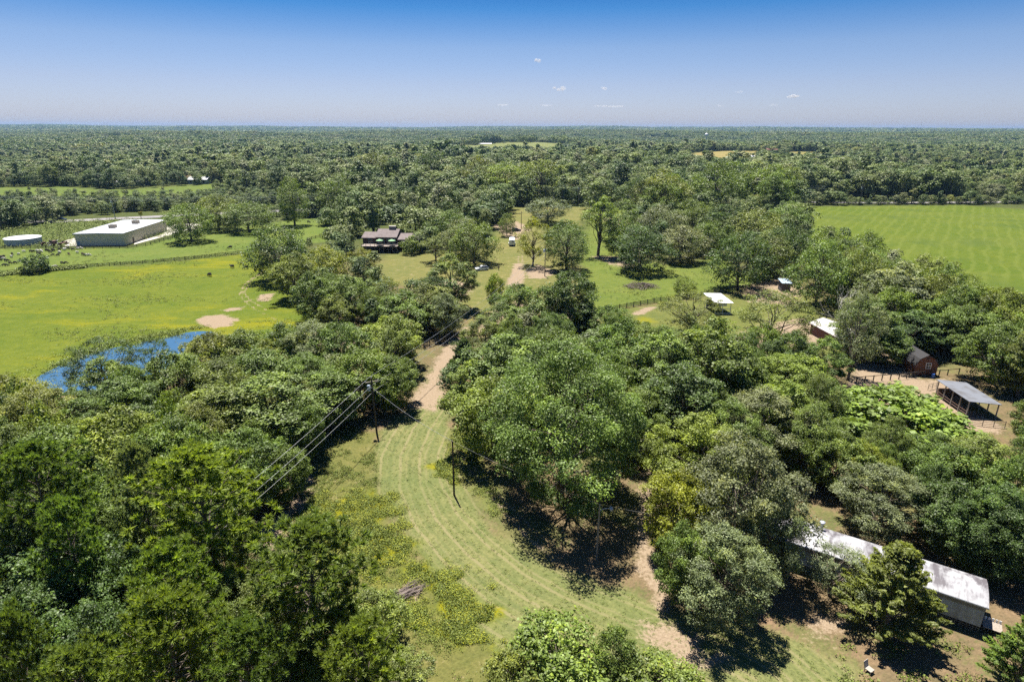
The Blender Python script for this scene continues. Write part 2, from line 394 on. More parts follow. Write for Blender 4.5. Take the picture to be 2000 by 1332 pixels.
Z_HLAWN = P2([(735, 545), (745, 500), (870, 485), (960, 470), (1000, 405), (1150, 405), (1130, 440), (1060, 430), (1065, 480), (1120, 520), (1125, 560), (1080, 590), (1020, 620), (940, 640), (900, 600), (800, 560)])
Z_HAY = P2([(1545, 440), (1572, 404), (1700, 403), (2000, 401), (2500, 398), (2600, 900), (2050, 690), (1880, 600), (1760, 540), (1640, 490), (1560, 462)])
Z_MOWN = P2([(815, 795), (880, 790), (872, 830), (880, 880), (905, 950), (960, 1040), (1060, 1100), (1200, 1150), (1330, 1200), (1520, 1240), (1660, 1300), (1750, 1500), (1080, 1500), (1010, 1330), (900, 1200), (790, 1060), (735, 960), (725, 880), (750, 830)])
Z_WEED = P2([(615, 835), (700, 835), (745, 845), (728, 890), (740, 965), (790, 1060), (900, 1200), (1000, 1320), (1080, 1500), (700, 1500), (690, 1260), (620, 1120), (500, 1090), (520, 1030), (600, 920)])
Z_WEEDR = P2([(880, 840), (930, 850), (960, 940), (1000, 1000), (960, 1010), (900, 930), (880, 890)])
Z_YEL = [P2(q) for q in ([(560, 1030), (600, 985), (690, 955), (720, 975), (715, 1010), (790, 1040), (800, 1080), (760, 1120), (770, 1140), (700, 1120), (650, 1060), (600, 1045)],
    [(715, 980), (735, 960), (770, 1030), (800, 1065), (770, 1075), (730, 1020)],
    [(800, 1095), (870, 1105), (965, 1215), (905, 1240), (830, 1165)], [(850, 925), (860, 900), (890, 905), (892, 935), (865, 945)], [(880, 845), (920, 850), (930, 910), (905, 900)],
    [(870, 1225), (920, 1200), (965, 1215), (930, 1250), (890, 1255)], [(980, 1260), (1000, 1250), (1010, 1290), (990, 1320)],
    [(775, 1195), (830, 1190), (830, 1225), (780, 1225)], [(860, 1130), (900, 1120), (890, 1150), (860, 1160)])]
Z_DIRT = [(P2(q), s) for q, s in (
    ([(812, 800), (790, 790), (830, 740), (840, 710), (872, 672), (905, 668), (905, 690), (872, 720), (868, 760), (880, 790), (850, 805)], 1.6),
    ([(860, 675), (905, 640), (960, 605), (1010, 590), (1060, 600), (1040, 625), (960, 640), (905, 670)], 1.5),
    ([(985, 560), (1003, 515), (1022, 512), (1028, 540), (1020, 562)], 1.5), ([(1020, 530), (1050, 515), (1090, 530), (1070, 545), (1030, 545)], 2),
    ([(378, 626), (400, 616), (440, 614), (470, 624), (450, 638), (420, 642), (395, 638)], 1.2), ([(430, 605), (480, 597), (475, 604), (440, 610)], 1), ([(505, 575), (540, 572), (525, 590), (500, 588)], 1.2),
    ([(600, 655), (660, 640), (720, 660), (700, 680), (640, 680), (590, 672)], 2), ([(570, 655), (600, 650), (595, 660), (560, 662)], 1),
    ([(1635, 800), (1660, 735), (1690, 690), (1740, 690), (1775, 725), (1800, 742), (1850, 738), (1900, 800), (1960, 830), (1960, 850), (1880, 850), (1800, 790)], 1.5),
    ([(1410, 680), (1460, 640), (1560, 620), (1640, 640), (1620, 680), (1500, 700)], 3), ([(1440, 560), (1530, 540), (1570, 560), (1560, 600), (1460, 590)], 3),
    ([(1160, 640), (1100, 640), (1060, 620), (1120, 610), (1180, 625)], 2), ([(1232, 612), (1260, 600), (1290, 598), (1275, 606), (1245, 618)], 1),
    ([(1150, 500), (1230, 500), (1260, 530), (1200, 520)], 3), ([(1255, 920), (1290, 900), (1300, 980), (1270, 1060), (1330, 1180), (1290, 1220), (1240, 1100), (1240, 1000)], 1.5),
    ([(1220, 1210), (1330, 1215), (1420, 1290), (1360, 1320), (1260, 1250)], 2), ([(1590, 1200), (1640, 1205), (1640, 1250), (1585, 1250)], 2.5),
    ([(610, 900), (590, 930), (490, 1040), (500, 1100), (560, 1060), (620, 960)], 1.2), ([(1072, 1212), (1086, 1206), (1098, 1213), (1084, 1221)], .4),
    ([(760, 600), (800, 560), (890, 545), (930, 560), (900, 590), (820, 610)], 3), ([(1170, 428), (1215, 420), (1240, 440), (1200, 446)], 3),
    ([(960, 440), (1010, 432), (1040, 448), (1010, 470), (985, 462)], 2), ([(760, 1170), (800, 1130), (830, 1140), (800, 1190)], .7))]
Z_TRACK = [P2(q) for q in ([(880, 862), (925, 925), (975, 985), (1030, 1050), (1080, 1090)], [(900, 880), (945, 935), (990, 985), (1060, 1050)],
    [(505, 535), (478, 555), (468, 575), (480, 590), (500, 605), (540, 625)], [(515, 530), (490, 550), (476, 572), (490, 588), (520, 605)],
    [(985, 600), (1003, 555), (1012, 520), (1012, 500)], [(995, 610), (1016, 560), (1022, 520), (1020, 500)])]
LANE = P2([(862, 780), (850, 800), (822, 840), (800, 890), (800, 950), (830, 1020), (890, 1090), (970, 1160), (1060, 1215), (1200, 1280), (1400, 1380)])
Z_GOLD = [(P2(q), c) for q, c in (([(1335, 317), (1352, 304), (1420, 301), (1478, 303), (1490, 314), (1420, 320)], (.21, .175, .065)), ([(1525, 314), (1545, 304), (1612, 304), (1610, 315)], (.20, .175, .06)),
    ([(860, 294), (885, 286), (1085, 284), (1100, 293)], (.15, .165, .06)), ([(-200, 385), (-100, 366), (110, 364), (240, 371), (440, 358), (445, 372), (380, 384), (280, 388), (100, 384)], (.095, .13, .028)),
    ([(195, 274), (240, 272), (250, 277), (200, 278)], (.12,.155,.04)), ([(1820, 326), (1960, 322), (1960, 330), (1830, 332)], (.19,.17,.07)), ([(1930, 370), (1990, 366), (1990, 377), (1930, 378)], (.1,.13,.03)))]
def ground_mesh():
    ang = np.radians(np.r_[np.linspace(-180, -52, 22)[:-1], np.linspace(-52, 52, 620), np.linspace(52, 180, 22)[1:]])
    rad = np.r_[0, 8, 16, 24, 31, np.geomspace(37, 480, 420), np.geomspace(480, 11500, 120)[1:]]
    A, Rr = np.meshgrid(ang[:-1], rad); x = (Rr*np.sin(A)).ravel(); y = (Rr*np.cos(A)).ravel(); z = terr(x, y)
    na, nr = len(ang)-1, len(rad)
    i = np.arange(nr-1)[:, None]*na; j = np.arange(na)[None]; j2 = (j+1) % na
    F = np.stack([i+j, i+j2, i+na+j2, i+na+j], -1).reshape(-1, 4)
    r = np.hypot(x, y); n = len(x); col = np.empty((n, 3)); w = (.25+.75*sstep(150, 300, r))[:, None]*sstep(60, 150, r)[:, None]
    col[:] = np.array(LITTER)*(1-w)+np.array(FLOOR)*w
    wx = x+1.3*np.sin(y*.83+x*.21)+.8*np.sin(y*1.9-x*.4); wy = y+1.2*np.sin(x*.77+.5)+.7*np.sin(x*1.7+y*.6)
    yel = np.zeros(n); dirt = np.zeros(n); lane = np.zeros(n); nearm = r < 520
    jit = (np.sin(x*1.7+y*.9)+np.sin(x*.6-y*1.3+2)+np.sin(x*.23+y*.31)*1.5)*.4
    def put(P, c, s=2.0, k=1.0, far=False):
        m = np.zeros(n); sel = np.ones(n, bool) if far else nearm
        m[sel] = sstep(-s, s, sdist(P, x[sel], y[sel])+jit[sel]*s*.6)*k
        col[:] = col*(1-m[:, None])+np.array(c)*m[:, None]; return m
    gr = sstep(-.2, 1.3, np.sin(x*.33+y*.12)+np.sin(y*.41-x*.2+1)+.7*np.sin(x*1.1+y*.9)+np.random.default_rng(2).normal(size=n)*.55)[:, None]*(1-w)*.8; col[:] = col*(1-gr)+np.array((.105, .118, .042))*gr
    put(P2([(1140, 690), (1150, 620), (1290, 592), (1400, 580), (1560, 566), (1650, 620), (1650, 690), (1420, 710)]), (.112, .125, .036), 3)
    for P, c in Z_GOLD: put(P, c, 12, far=True)
    put(Z_ROUGH, (.075, .10, .025), 3); mp = put(Z_PAST, (.10, .135, .028), 3); mm = put(Z_MEADOW, (.093, .122, .014), 1.5)
    put(Z_CENT, (.102, .132, .027), 3); put(Z_HLAWN, (.135, .135, .045), 3); mh = put(Z_HAY, (.083, .115, .013), 3)
    mo = put(Z_MOWN, (.140, .152, .060), .9); mw = put(Z_WEED, (.122, .122, .040), 1.0); mw2 = put(Z_WEEDR, (.118, .128, .044), 1.2)
    yel = np.maximum(yel, mm*(.42+.16*np.sin(y*.11+x*.03)+.12*np.sin(x*.05-y*.05)))
    for P in Z_YEL:
        m = np.zeros(n); m[nearm] = sstep(-1.6, 2.0, sdist(P, wx[nearm], wy[nearm])); yel = np.maximum(yel, m)
        col[:] = col*(1-m[:, None]*.8)+np.array((.108, .130, .010))*m[:, None]*.8
    cy_ = at(1240, 555); yel = np.maximum(yel, .55*np.exp(-((x-cy_.x)/9)**2-((y-cy_.y)/6)**2)); cy_ = at(1258, 625); yel = np.maximum(yel, 1.0*np.exp(-((x-cy_.x)/4)**2-((y-cy_.y)/6)**2))
    dirt = np.maximum(dirt, .30*sstep(-2, 6, sdist(Z_HLAWN, x, y))*(r < 500)); dirt = np.maximum(dirt, .13*sstep(-2, 6, sdist(Z_CENT, x, y))*(r < 500)); dirt = np.maximum(dirt, .26*sstep(-1, 2, sdist(Z_WEED, x, y))*(r < 200)); dirt = np.maximum(dirt, .12*mo)
    for P, s in Z_DIRT:
        dirt[nearm] = np.maximum(dirt[nearm], sstep(-s*1.6, s*1.6, sdist(P, x[nearm], y[nearm])))
    for P in Z_TRACK:
        d = np.abs(ldist(P, x[nearm], y[nearm])); dirt[nearm] = np.maximum(dirt[nearm], .62*(1-sstep(.15, .6+.0015*y[nearm], d)))
    q = nearm & (mo > .01)
    lane[q] = ldist(LANE, x[q], y[q])+50; 
    me = mesh_np('ground', np.c_[x, y, z], [F], GROUND, attrs={'base': col, 'yellow': yel, 'dirt': dirt, 'lane': lane, 'mown': mo, 'hay': mh}, smooth=True)
    return me
def ground_material():
    m, nt, b, out = nodes('ground'); v = objco(nt)
    at_ = lambda k: (lambda a: (setattr(a, 'attribute_name', k), a)[1])(nt.nodes.new('ShaderNodeAttribute'))
    base = at_('base').outputs['Color']
    n1 = noise_node(nt, 2.6, 5, .65, v); n2 = noise_node(nt, .45, 4, .6, v); n3 = noise_node(nt, .06, 3, .55, v)
    mp = nt.nodes.new('ShaderNodeMapping'); mp.inputs['Scale'].default_value = (.6, 1.6, 1); mp.inputs['Rotation'].default_value = (0, 0, .1); nt.links.new(v, mp.inputs[0])
    n4 = noise_node(nt, .075, 6, .68, mp.outputs[0], .6)
    c = mix(nt, 1.0, base, ramp(nt, n1.outputs['Fac'], [(.3, (.72, .74, .70)), (.68, (1.22, 1.2, 1.15))]), 'MULTIPLY')
    c = mix(nt, 1.0, c, ramp(nt, n2.outputs['Fac'], [(.3, (.80, .86, .80)), (.7, (1.2, 1.12, 1.15))]), 'MULTIPLY')
    c = mix(nt, 1.0, c, ramp(nt, n3.outputs['Fac'], [(.3, (.85, .92, .85)), (.7, (1.14, 1.06, 1.1))]), 'MULTIPLY')
    # mown swaths left by the tractor
    ln = at_('lane').outputs['Fac']; ln = math_n(nt, 'ADD', ln, math_n(nt, 'MULTIPLY', n2.outputs['Fac'], .5))
    s1 = math_n(nt, 'SINE', math_n(nt, 'MULTIPLY', ln, 6.6)); s2 = math_n(nt, 'SINE', math_n(nt, 'MULTIPLY', ln, 2.1))
    s = math_n(nt, 'ADD', math_n(nt, 'MULTIPLY', s1, .6), math_n(nt, 'MULTIPLY', s2, .4)); mo = at_('mown').outputs['Fac']
    sf = math_n(nt, 'MULTIPLY', maprange(nt, s, .1, .95), math_n(nt, 'MULTIPLY', mo, maprange(nt, n3.outputs['Fac'], .3, .6, .3, 1.0)))
    c = mix(nt, sf, c, (.20, .18, .088))
    sd = math_n(nt, 'MULTIPLY', maprange(nt, s, -.3, -.95), math_n(nt, 'MULTIPLY', mo, .5)); c = mix(nt, sd, c, (.10, .118, .042))
    hb = noise_node(nt, .02, 5, .6, mp.outputs[0], .8)
    c = mix(nt, math_n(nt, 'MULTIPLY', at_('hay').outputs['Fac'], maprange(nt, hb.outputs['Fac'], .45, .65, 0, .55)), c, (.10, .122, .022))
    hv = nt.nodes.new('ShaderNodeMapping'); hv.inputs['Rotation'].default_value = (0, 0, .62); nt.links.new(v, hv.inputs[0]); hx = nt.nodes.new('ShaderNodeSeparateXYZ'); nt.links.new(hv.outputs[0], hx.inputs[0])
    hl = math_n(nt, 'SINE', math_n(nt, 'ADD', math_n(nt, 'MULTIPLY', hx.outputs['X'], 1.25), math_n(nt, 'MULTIPLY', n3.outputs['Fac'], 9.0)))
    c = mix(nt, math_n(nt, 'MULTIPLY', at_('hay').outputs['Fac'], maprange(nt, hl, .2, 1.0, 0, .4)), c, (.125, .15, .028))
    hw = noise_node(nt, .035, 4, .65, v); c = mix(nt, math_n(nt, 'MULTIPLY', at_('hay').outputs['Fac'], maprange(nt, hw.outputs['Fac'], .5, .72, 0, .75)), c, (.062, .092, .016))
    # flowers
    yf = math_n(nt, 'ADD', at_('yellow').outputs['Fac'], math_n(nt, 'MULTIPLY', math_n(nt, 'SUBTRACT', n4.outputs['Fac'], .5), 2.2))
    yf = math_n(nt, 'MULTIPLY', maprange(nt, yf, .45, 1.0), maprange(nt, at_('yellow').outputs['Fac'], .02, .2))
    yk = math_n(nt, 'MULTIPLY', yf, maprange(nt, n1.outputs['Fac'], .38, .62, .35, 1.0))
    c = mix(nt, yk, c, (.20, .185, .006))
    # bare sandy soil
    df = math_n(nt, 'ADD', at_('dirt').outputs['Fac'], math_n(nt, 'MULTIPLY', math_n(nt, 'ADD', math_n(nt, 'SUBTRACT', n2.outputs['Fac'], .5), math_n(nt, 'MULTIPLY', math_n(nt, 'SUBTRACT', n1.outputs['Fac'], .5), .7)), 1.5))
    df = math_n(nt, 'MULTIPLY', maprange(nt, df, .42, .85), maprange(nt, at_('dirt').outputs['Fac'], .03, .2))
    c = mix(nt, df, c, ramp(nt, n1.outputs['Fac'], [(.25, (.19, .135, .088)), (.7, (.30, .235, .165))]))
    nt.links.new(c, b.inputs['Base Color']); b.inputs['Roughness'].default_value = .95; b.inputs['Specular IOR Level'].default_value = .1
    bp = nt.nodes.new('ShaderNodeBump'); bp.inputs['Strength'].default_value = .7; bp.inputs['Distance'].default_value = .25
    nb = noise_node(nt, 3.2, 3, .7, v); nt.links.new(nb.outputs['Fac'], bp.inputs['Height']); nt.links.new(bp.outputs[0], b.inputs['Normal'])
    return m
GROUND = ground_material()
ground = structure(link('ground', ground_mesh()))
def sheet(name, pts, z, mat):
    mb = MB().poly([(p[0], p[1], z) for p in pts], [tuple(range(len(pts)))])
    return mb.build(name, mat)
def strip(name, line, width, z, mat):
    pts = []; ln = [Vector((p[0], p[1], 0)) for p in line]
    for i, p in enumerate(ln):
        t = (ln[min(i+1, len(ln)-1)]-ln[max(i-1, 0)]).normalized(); nrm = Vector((-t.y, t.x, 0)); pts.append((p+nrm*width/2, p-nrm*width/2))
    mb = MB()
    for i in range(len(pts)-1):
        q = [pts[i][0], pts[i][1], pts[i+1][1], pts[i+1][0]]
        mb.poly([(a.x, a.y, float(terr(a.x, a.y))+z) for a in q], [(0, 1, 2, 3)])
    return mb.build(name, mat)
ASPH = plain('asphalt', (.22, .205, .20), .9, .15, .5)
# roads
road_l = [at(x, y) for x, y in ((-900, 452), (-200, 436), (110, 433), (230, 427), (340, 422), (480, 415), (640, 408), (760, 404))]
structure(strip('highway', road_l, 9.5, .06, ASPH))
road_r = [at(x, y) for x, y in ((1500, 395), (1600, 396.5), (1700, 397.5), (1800, 397), (1950, 396), (2100, 394), (2500, 390))]
structure(strip('country_road', road_r, 7.5, .4, ASPH))
structure(sheet('concrete_yard', [at(x, y) for x, y in ((112, 480.5), (128, 470), (150, 464), (151, 481.5))], .06, CONC))
structure(sheet('concrete_apron', [at(x, y) for x, y in ((262, 478), (345, 456), (400, 442), (380, 436), (320, 440), (318, 458), (262, 474))], .05, CONC))
# pond
def water_material():
    m, nt, b, out = nodes('pond_water'); v = objco(nt)
    b.inputs['Base Color'].default_value = (.045, .105, .185, 1); b.inputs['Roughness'].default_value = .08; b.inputs['IOR'].default_value = 1.33
    bp = nt.nodes.new('ShaderNodeBump'); bp.inputs['Strength'].default_value = .25; bp.inputs['Distance'].default_value = .05
    n = noise_node(nt, 1.6, 3, .6, v); nt.links.new(n.outputs['Fac'], bp.inputs['Height']); nt.links.new(bp.outputs[0], b.inputs['Normal'])
    return m
POND = P2([(66, 741), (100, 722), (150, 700), (200, 684), (240, 676), (280, 668), (330, 660), (352, 652), (385, 647), (415, 648), (425, 652), (400, 660), (370, 664), (360, 690), (330, 720), (270, 750), (200, 770), (120, 775), (72, 750)])
def smooth_poly(P, it=2):
    for _ in range(it): P = np.stack([.75*P+.25*np.roll(P, -1, 0), .25*P+.75*np.roll(P, -1, 0)], 1).reshape(-1, 2)
    return P
POND = smooth_poly(POND)
structure(sheet('pond', [tuple(p) for p in POND], .05, water_material()))
N_OWN, EXTRA_NEAR = 296, 0
# ------------------------------------------------------------------ trees
VAR = {}
def var(key, meshes, H, R): VAR.setdefault(key, []).append((meshes, H, R))
for i in range(3): var('round', broadleaf(10+i, 11, 5.0, .12, 62, 22, 18, .25, (.15, .30), inner=.4), 11, 5.0)
for i in range(2): var('tall', broadleaf(20+i, 15, 4.6, .15, 66, 22, 17, .255, (.16, .30), top=.45, inner=.4), 15, 4.6)
for i in range(2): var('fine', broadleaf(30+i, 12, 4.8, .10, 74, 28, 17, .175, (.13, .25), .85, .5, inner=.4), 12, 4.8)
for i in range(2): var('open', broadleaf(40+i, 11, 5.0, .28, 40, 20, 14, .18, (.15, .25), .7, .6, inner=.35), 11, 5.0)
var('big', broadleaf(50, 22, 9.5, .10, 120, 30, 19, .255, (.14, .22), .8, .5, tr=.42), 22, 9.5)
var('fig', broadleaf(55, 7.5, 6.5, .08, 60, 24, 9, .46, (.18, .27), .7, .5, aspect=.8), 7.5, 6.5)
for i in range(2): var('bush', broadleaf(60+i, 4, 2.6, .03, 26, 20, 16, .2, (.26, .4), .8, .45), 4, 2.6)
for i in range(3): var('pine', pine(70+i, 17, 4.6, (.36, .42, .3)[i]), 17, 4.6)
for i in range(2): var('cedar', cedar(80+i, 9, 3.6), 9, 3.6)
var('snag', (snag(91, 15, 4, PALEBARK),), 15, 4)
var('vine', broadleaf(95, 11, 1.9, .02, 46, 20, 12, .28, (.35, .55), 1.0, .5, power=.25), 11, 1.9)
# the same kinds seen from 150 m and more: fewer, larger sprays
for i in range(4): var('round_m', broadleaf(110+i, 11, 5.0, .08, 48, 19, 12, .29), 11, 5.0)
for i in range(2): var('tall_m', broadleaf(120+i, 15, 4.6, .08, 52, 19, 12, .29, top=.45), 15, 4.6)
for i in range(2): var('open_m', broadleaf(140+i, 11, 5.0, .26, 36, 16, 11, .27, (.16, .27), .7, .6, inner=.35), 11, 5.0)
var('slim_m', broadleaf(150, 20, 4.6, .5, 34, 16, 10, .34, (.2, .3), .9, .55, inner=.3), 20, 4.6)
var('pine_m', pine(171, 17, 4.2, .4, 50, 9, 11, .55), 17, 4.2); var('bush_m', broadleaf(161, 4, 2.6, .03, 18, 14, 10, .32, (.28, .42)), 4, 2.6)
var('cedar_m', cedar(181, 9, 3.6, 90, 30, .7), 9, 3.6)
TONE = {'mid green': (.132, .188, .040), 'dark green': (.082, .130, .032), 'bright green': (.170, .228, .040), 'olive green': (.158, .190, .042), 'grey green': (.170, .200, .092), 'yellow green': (.195, .225, .025), 'pale': (.5, .5, .5)}
TREES = []
rnd = random.Random(4)
def T(kind, px, top, w, h=None, base=None, tone='mid green', label=None, dx=0):
    """px, top: the crown's top in the photograph; w its width there; either its height or the row of its foot"""
    d = ray(px, top); 
    if base is not None:
        p = at(px+dx, base); dist = p.y/(ray(px, base).y); k = p.y/d.y; h = HC+d.z*k
    else:
        z = h*.97; k = (HC-z)/(-d.z); p = Vector((d.x*k, d.y*k, 0))
    top3 = Vector((p.x, p.y, h*.6)); R = max(w/2/pxm(top3), .8)
    TREES.append(dict(kind=kind, x=p.x, y=p.y, h=h, R=R, tone=tone, label=label)); return TREES[-1]
# --- foreground, left: pines over broadleaf woods
T('pine', 385, 895, 250, 19, tone='bright green', label='large light green pine reaching over the shaded edge of the weedy strip'); T('pine', 60, 885, 190, 19, tone='mid green')
T('pine', 262, 880, 110, 18, tone='grey green'); T('pine', 598, 1050, 240, 17, tone='mid green', label='tall pine left of the log pile, its crown against yellow weeds')
T('pine', 325, 1085, 190, 17, tone='bright green'); T('pine', 310, 1178, 230, 17, tone='bright green'); T('pine', 705, 1238, 190, 14, tone='bright green')
T('pine', 10, 1215, 130, 17, tone='mid green'); T('pine', 150, 1290, 190, 16, tone='mid green'); T('pine', 470, 1240, 170, 14, tone='mid green'); T('pine', 120, 985, 120, 17)
T('round', 715, 1165, 150, 6.5, tone='olive green', label='bushy broadleaf tree touching the lower end of the log pile'); T('round', 640, 1230, 150, 8, tone='mid green'); T('fine', 500, 1070, 130, 8, tone='mid green')
T('round', 100, 1075, 260, 12, tone='dark green'); T('round', 235, 1085, 180, 11, tone='dark green'); T('fine', 60, 1150, 200, 11, tone='dark green'); T('round', 170, 1200, 200, 11, tone='dark green'); T('fine', 430, 1130, 150, 9, tone='mid green'); T('round', 560, 1300, 170, 7, tone='mid green')
T('round', 40, 1010, 180, 12, tone='dark green'); T('fine', 215, 985, 150, 11, tone='mid green'); T('round', 780, 1290, 120, 4, tone='olive green')
T('tall', 520, 738, 200, 13, tone='mid green', label='tall broadleaf tree at the right edge of the left woods, under the wires'); T('round', 575, 790, 110, 10, tone='mid green', label='broadleaf tree at the corner of the left woods beside the shaded ground'); T('tall', 420, 760, 190, 13, tone='olive green'); T('round', 330, 700, 150, 12, tone='mid green'); T('fine', 230, 750, 190, 12, tone='mid green'); T('round', 215, 820, 210, 13, tone='bright green')
T('fine', 60, 765, 180, 12, tone='olive green'); T('round', 90, 845, 190, 13, tone='mid green'); T('round', 335, 825, 180, 13, tone='mid green'); T('fine', 140, 768, 120, 10, tone='mid green'); T('round', 15, 745, 130, 9, tone='olive green'); T('round', 470, 850, 160, 11, tone='mid green'); T('fine', 380, 800, 150, 12.5, tone='olive green')
T('round', 545, 880, 110, 8, tone='mid green')
T('open', 188, 668, 150, 13, tone='dark green', label='open dark tree standing in front of the left half of the pond'); T('open', 297, 665, 90, 12, tone='dark green', label='small dark tree in front of the middle of the pond')
T('round', 415, 655, 130, 11, tone='olive green'); T('round', 470, 650, 120, 11, tone='mid green'); T('round', 545, 640, 110, 11, tone='mid green'); T('fine', 610, 632, 130, 12, tone='grey green'); T('round', 660, 635, 110, 12, tone='mid green'); T('round', 765, 625, 130, 11, tone='bright green', label='bright rounded tree left of the plank gate on the drive')
T('round', 700, 690, 140, 11, tone='bright green'); T('fine', 600, 700, 140, 11, tone='mid green'); T('round', 500, 690, 150, 11, tone='mid green'); T('tall', 640, 730, 130, 10, tone='mid green'); T('round', 760, 700, 110, 10, tone='mid green', label='rounded tree behind the transformer pole, at the edge of the drive'); T('fine', 710, 735, 110, 9, tone='mid green'); T('round', 420, 710, 150, 11, tone='olive green'); T('fine', 560, 745, 140, 10, tone='olive green')
# --- foreground, middle and right
T('big', 1105, 690, 318, 22, tone='mid green', label='huge broadleaf tree whose shade falls round the street light')
T('round', 965, 745, 180, 13, tone='bright green', label='bright leafy tree at the bend of the mown strip, left of the huge tree'); T('cedar', 905, 668, 100, 10, tone='dark green', label='dark cedar at the right edge of the drive below the gate')
T('tall', 1000, 660, 180, 14, tone='mid green'); T('round', 1085, 650, 150, 13, tone='mid green'); T('fine', 945, 625, 110, 11, tone='olive green'); T('cedar', 880, 715, 70, 7, tone='dark green')
T('tall', 1400, 632, 190, 18, tone='mid green', label='tall ragged tree in front of the white carport'); T('tall', 1300, 655, 170, 16, tone='mid green'); T('round', 1210, 640, 130, 14, tone='mid green'); T('round', 1195, 700, 130, 13, tone='mid green'); T('tall', 1340, 720, 160, 15, tone='dark green'); T('round', 1450, 700, 120, 12, tone='mid green')
T('fine', 1540, 700, 190, 11, tone='bright green'); T('fine', 1500, 770, 190, 12, tone='grey green'); T('round', 1610, 745, 130, 9, tone='mid green'); T('fine', 1590, 800, 140, 11, tone='mid green'); T('fine', 1430, 790, 150, 12, tone='mid green'); T('round', 1640, 700, 70, 7, tone='mid green')
T('fine', 1370, 820, 190, 13, tone='bright green', label='light green tree right of the bare gap beside the huge tree'); T('fine', 1460, 870, 240, 16, tone='grey green', label='large grey green tree overhanging the left end of the mobile home'); T('round', 1335, 930, 150, 11, tone='yellow green', label='yellow green tree right of the street light'); T('fine', 1425, 1045, 190, 11, tone='grey green', label='grey green tree lowest in the clump before the mobile home, shade at its foot'); T('fine', 1520, 960, 140, 12, tone='grey green'); T('round', 1340, 1040, 110, 9, tone='mid green')
T('fig', 1765, 788, 280, 7.5, tone='bright green', label='broad low leafy tree in front of the sandy pen'); T('fine', 1735, 920, 180, 9, tone='grey green', label='round grey green tree behind the mobile home roof, right of its vent pipe')
T('cedar', 1765, 1075, 250, 10, tone='olive green', label='large dark cedar in front of the mobile home wall'); T('open', 1640, 1075, 150, 6, tone='grey green', label='thin open tree against the mobile home roof, left of the cedar')
T('fine', 1600, 890, 140, 12, tone='mid green'); T('round', 1650, 850, 120, 9, tone='mid green'); T('round', 1870, 880, 150, 9, tone='mid green'); T('fine', 1930, 860, 160, 10, tone='olive green'); T('round', 1890, 960, 170, 9, tone='dark green'); T('fine', 1970, 960, 180, 11, tone='dark green'); T('round', 1985, 1060, 130, 9, tone='mid green'); T('cedar', 1992, 1120, 130, 9, tone='mid green'); T('fine', 1830, 850, 120, 8, tone='mid green'); T('round', 1985, 830, 110, 8, tone='mid green'); T('round', 2010, 900, 120, 11); T('round', 1860, 1020, 120, 8, tone='dark green'); T('fine', 1690, 870, 110, 8, tone='yellow green')
T('bush', 1090, 1232, 190, 5, tone='bright green', label='bright shrub at the bottom edge, below the street light'); T('bush', 1205, 1245, 100, 4.5, tone='mid green'); T('bush', 1290, 1300, 150, 3.5, tone='mid green'); T('bush', 1000, 1290, 120, 4, tone='olive green')
# --- the middle distance
T('round', 1190, 598, 84, base=668, tone='mid green'); T('round', 1238, 628, 96, base=694, tone='bright green'); T('round', 1290, 640, 100, base=702, tone='mid green'); T('fine', 1165, 640, 84, base=692, tone='mid green')
T('snag', 1672, 566, 90, 16, tone='pale', label='bare grey dead tree left of the brown shed'); T('open', 1655, 575, 120, base=742, tone='grey green', label='grey green tree round the bare dead tree'); T('fine', 1640, 660, 100, base=745, tone='grey green')
T('open', 1500, 572, 160, base=690, tone='olive green', label='open tree with a visible dark trunk right of the carport'); T('open', 1345, 574, 140, base=655, tone='olive green', label='olive open tree left of the carport')
T('round_m', 1440, 455, 118, base=566, tone='dark green', label='dark rounded oak behind the carport, by the pasture fence'); T('round_m', 1250, 444, 112, base=531, tone='dark green', label='dark spreading oak alone on the central pasture'); T('round', 1592, 478, 116, base=598, tone='mid green', label='round tree right of the small shed by the fence'); T('round', 1690, 490, 100, 12, tone='mid green'); T('tall', 1765, 520, 140, 17, tone='grey green'); T('tall', 1700, 585, 120, 14, tone='mid green'); T('round', 1840, 590, 110, 11.5, tone='mid green'); T('round', 1900, 605, 130, 11, tone='mid green'); T('tall', 1790, 610, 120, 10, tone='dark green'); T('round', 1960, 640, 130, 12, tone='mid green'); T('round', 1915, 690, 110, 8, tone='mid green'); T('round', 1985, 720, 110, 9, tone='mid green'); T('round', 1730, 640, 90, 8.5, tone='mid green'); T('round', 1868, 660, 90, 8, tone='dark green')
T('round_m', 1335, 540, 44, base=578, tone='bright green', label='young bright tree behind the olive tree at the pasture fence'); T('tall_m', 1106, 428, 88, base=529, tone='mid green', label='leafy tall tree on the drive, right of the wooden pole'); T('open_m', 1040, 430, 78, base=520, tone='yellow green', label='yellow green tree with two leaning trunks by the sandy drive'); T('slim_m', 1168, 385, 66, base=500, tone='bright green', label='tall slender tree with a long bare trunk in the central pasture'); T('round_m', 1068, 386, 84, base=436, tone='grey green', label='pale grey green tree standing beyond the horse trailer')
T('round', 1110, 532, 112, base=648, tone='dark green', label='dark oak left of the pasture fence end, behind the vine column'); T('vine', 1140, 594, 40, base=662, tone='dark green', label='narrow column of vines right of the dark oak'); T('round', 1010, 556, 96, base=640, tone='mid green'); T('bush', 968, 536, 36, base=582, tone='bright green', label='small bright tree at the edge of the house lawn, below the white car'); T('round', 985, 600, 100, 9, tone='mid green')
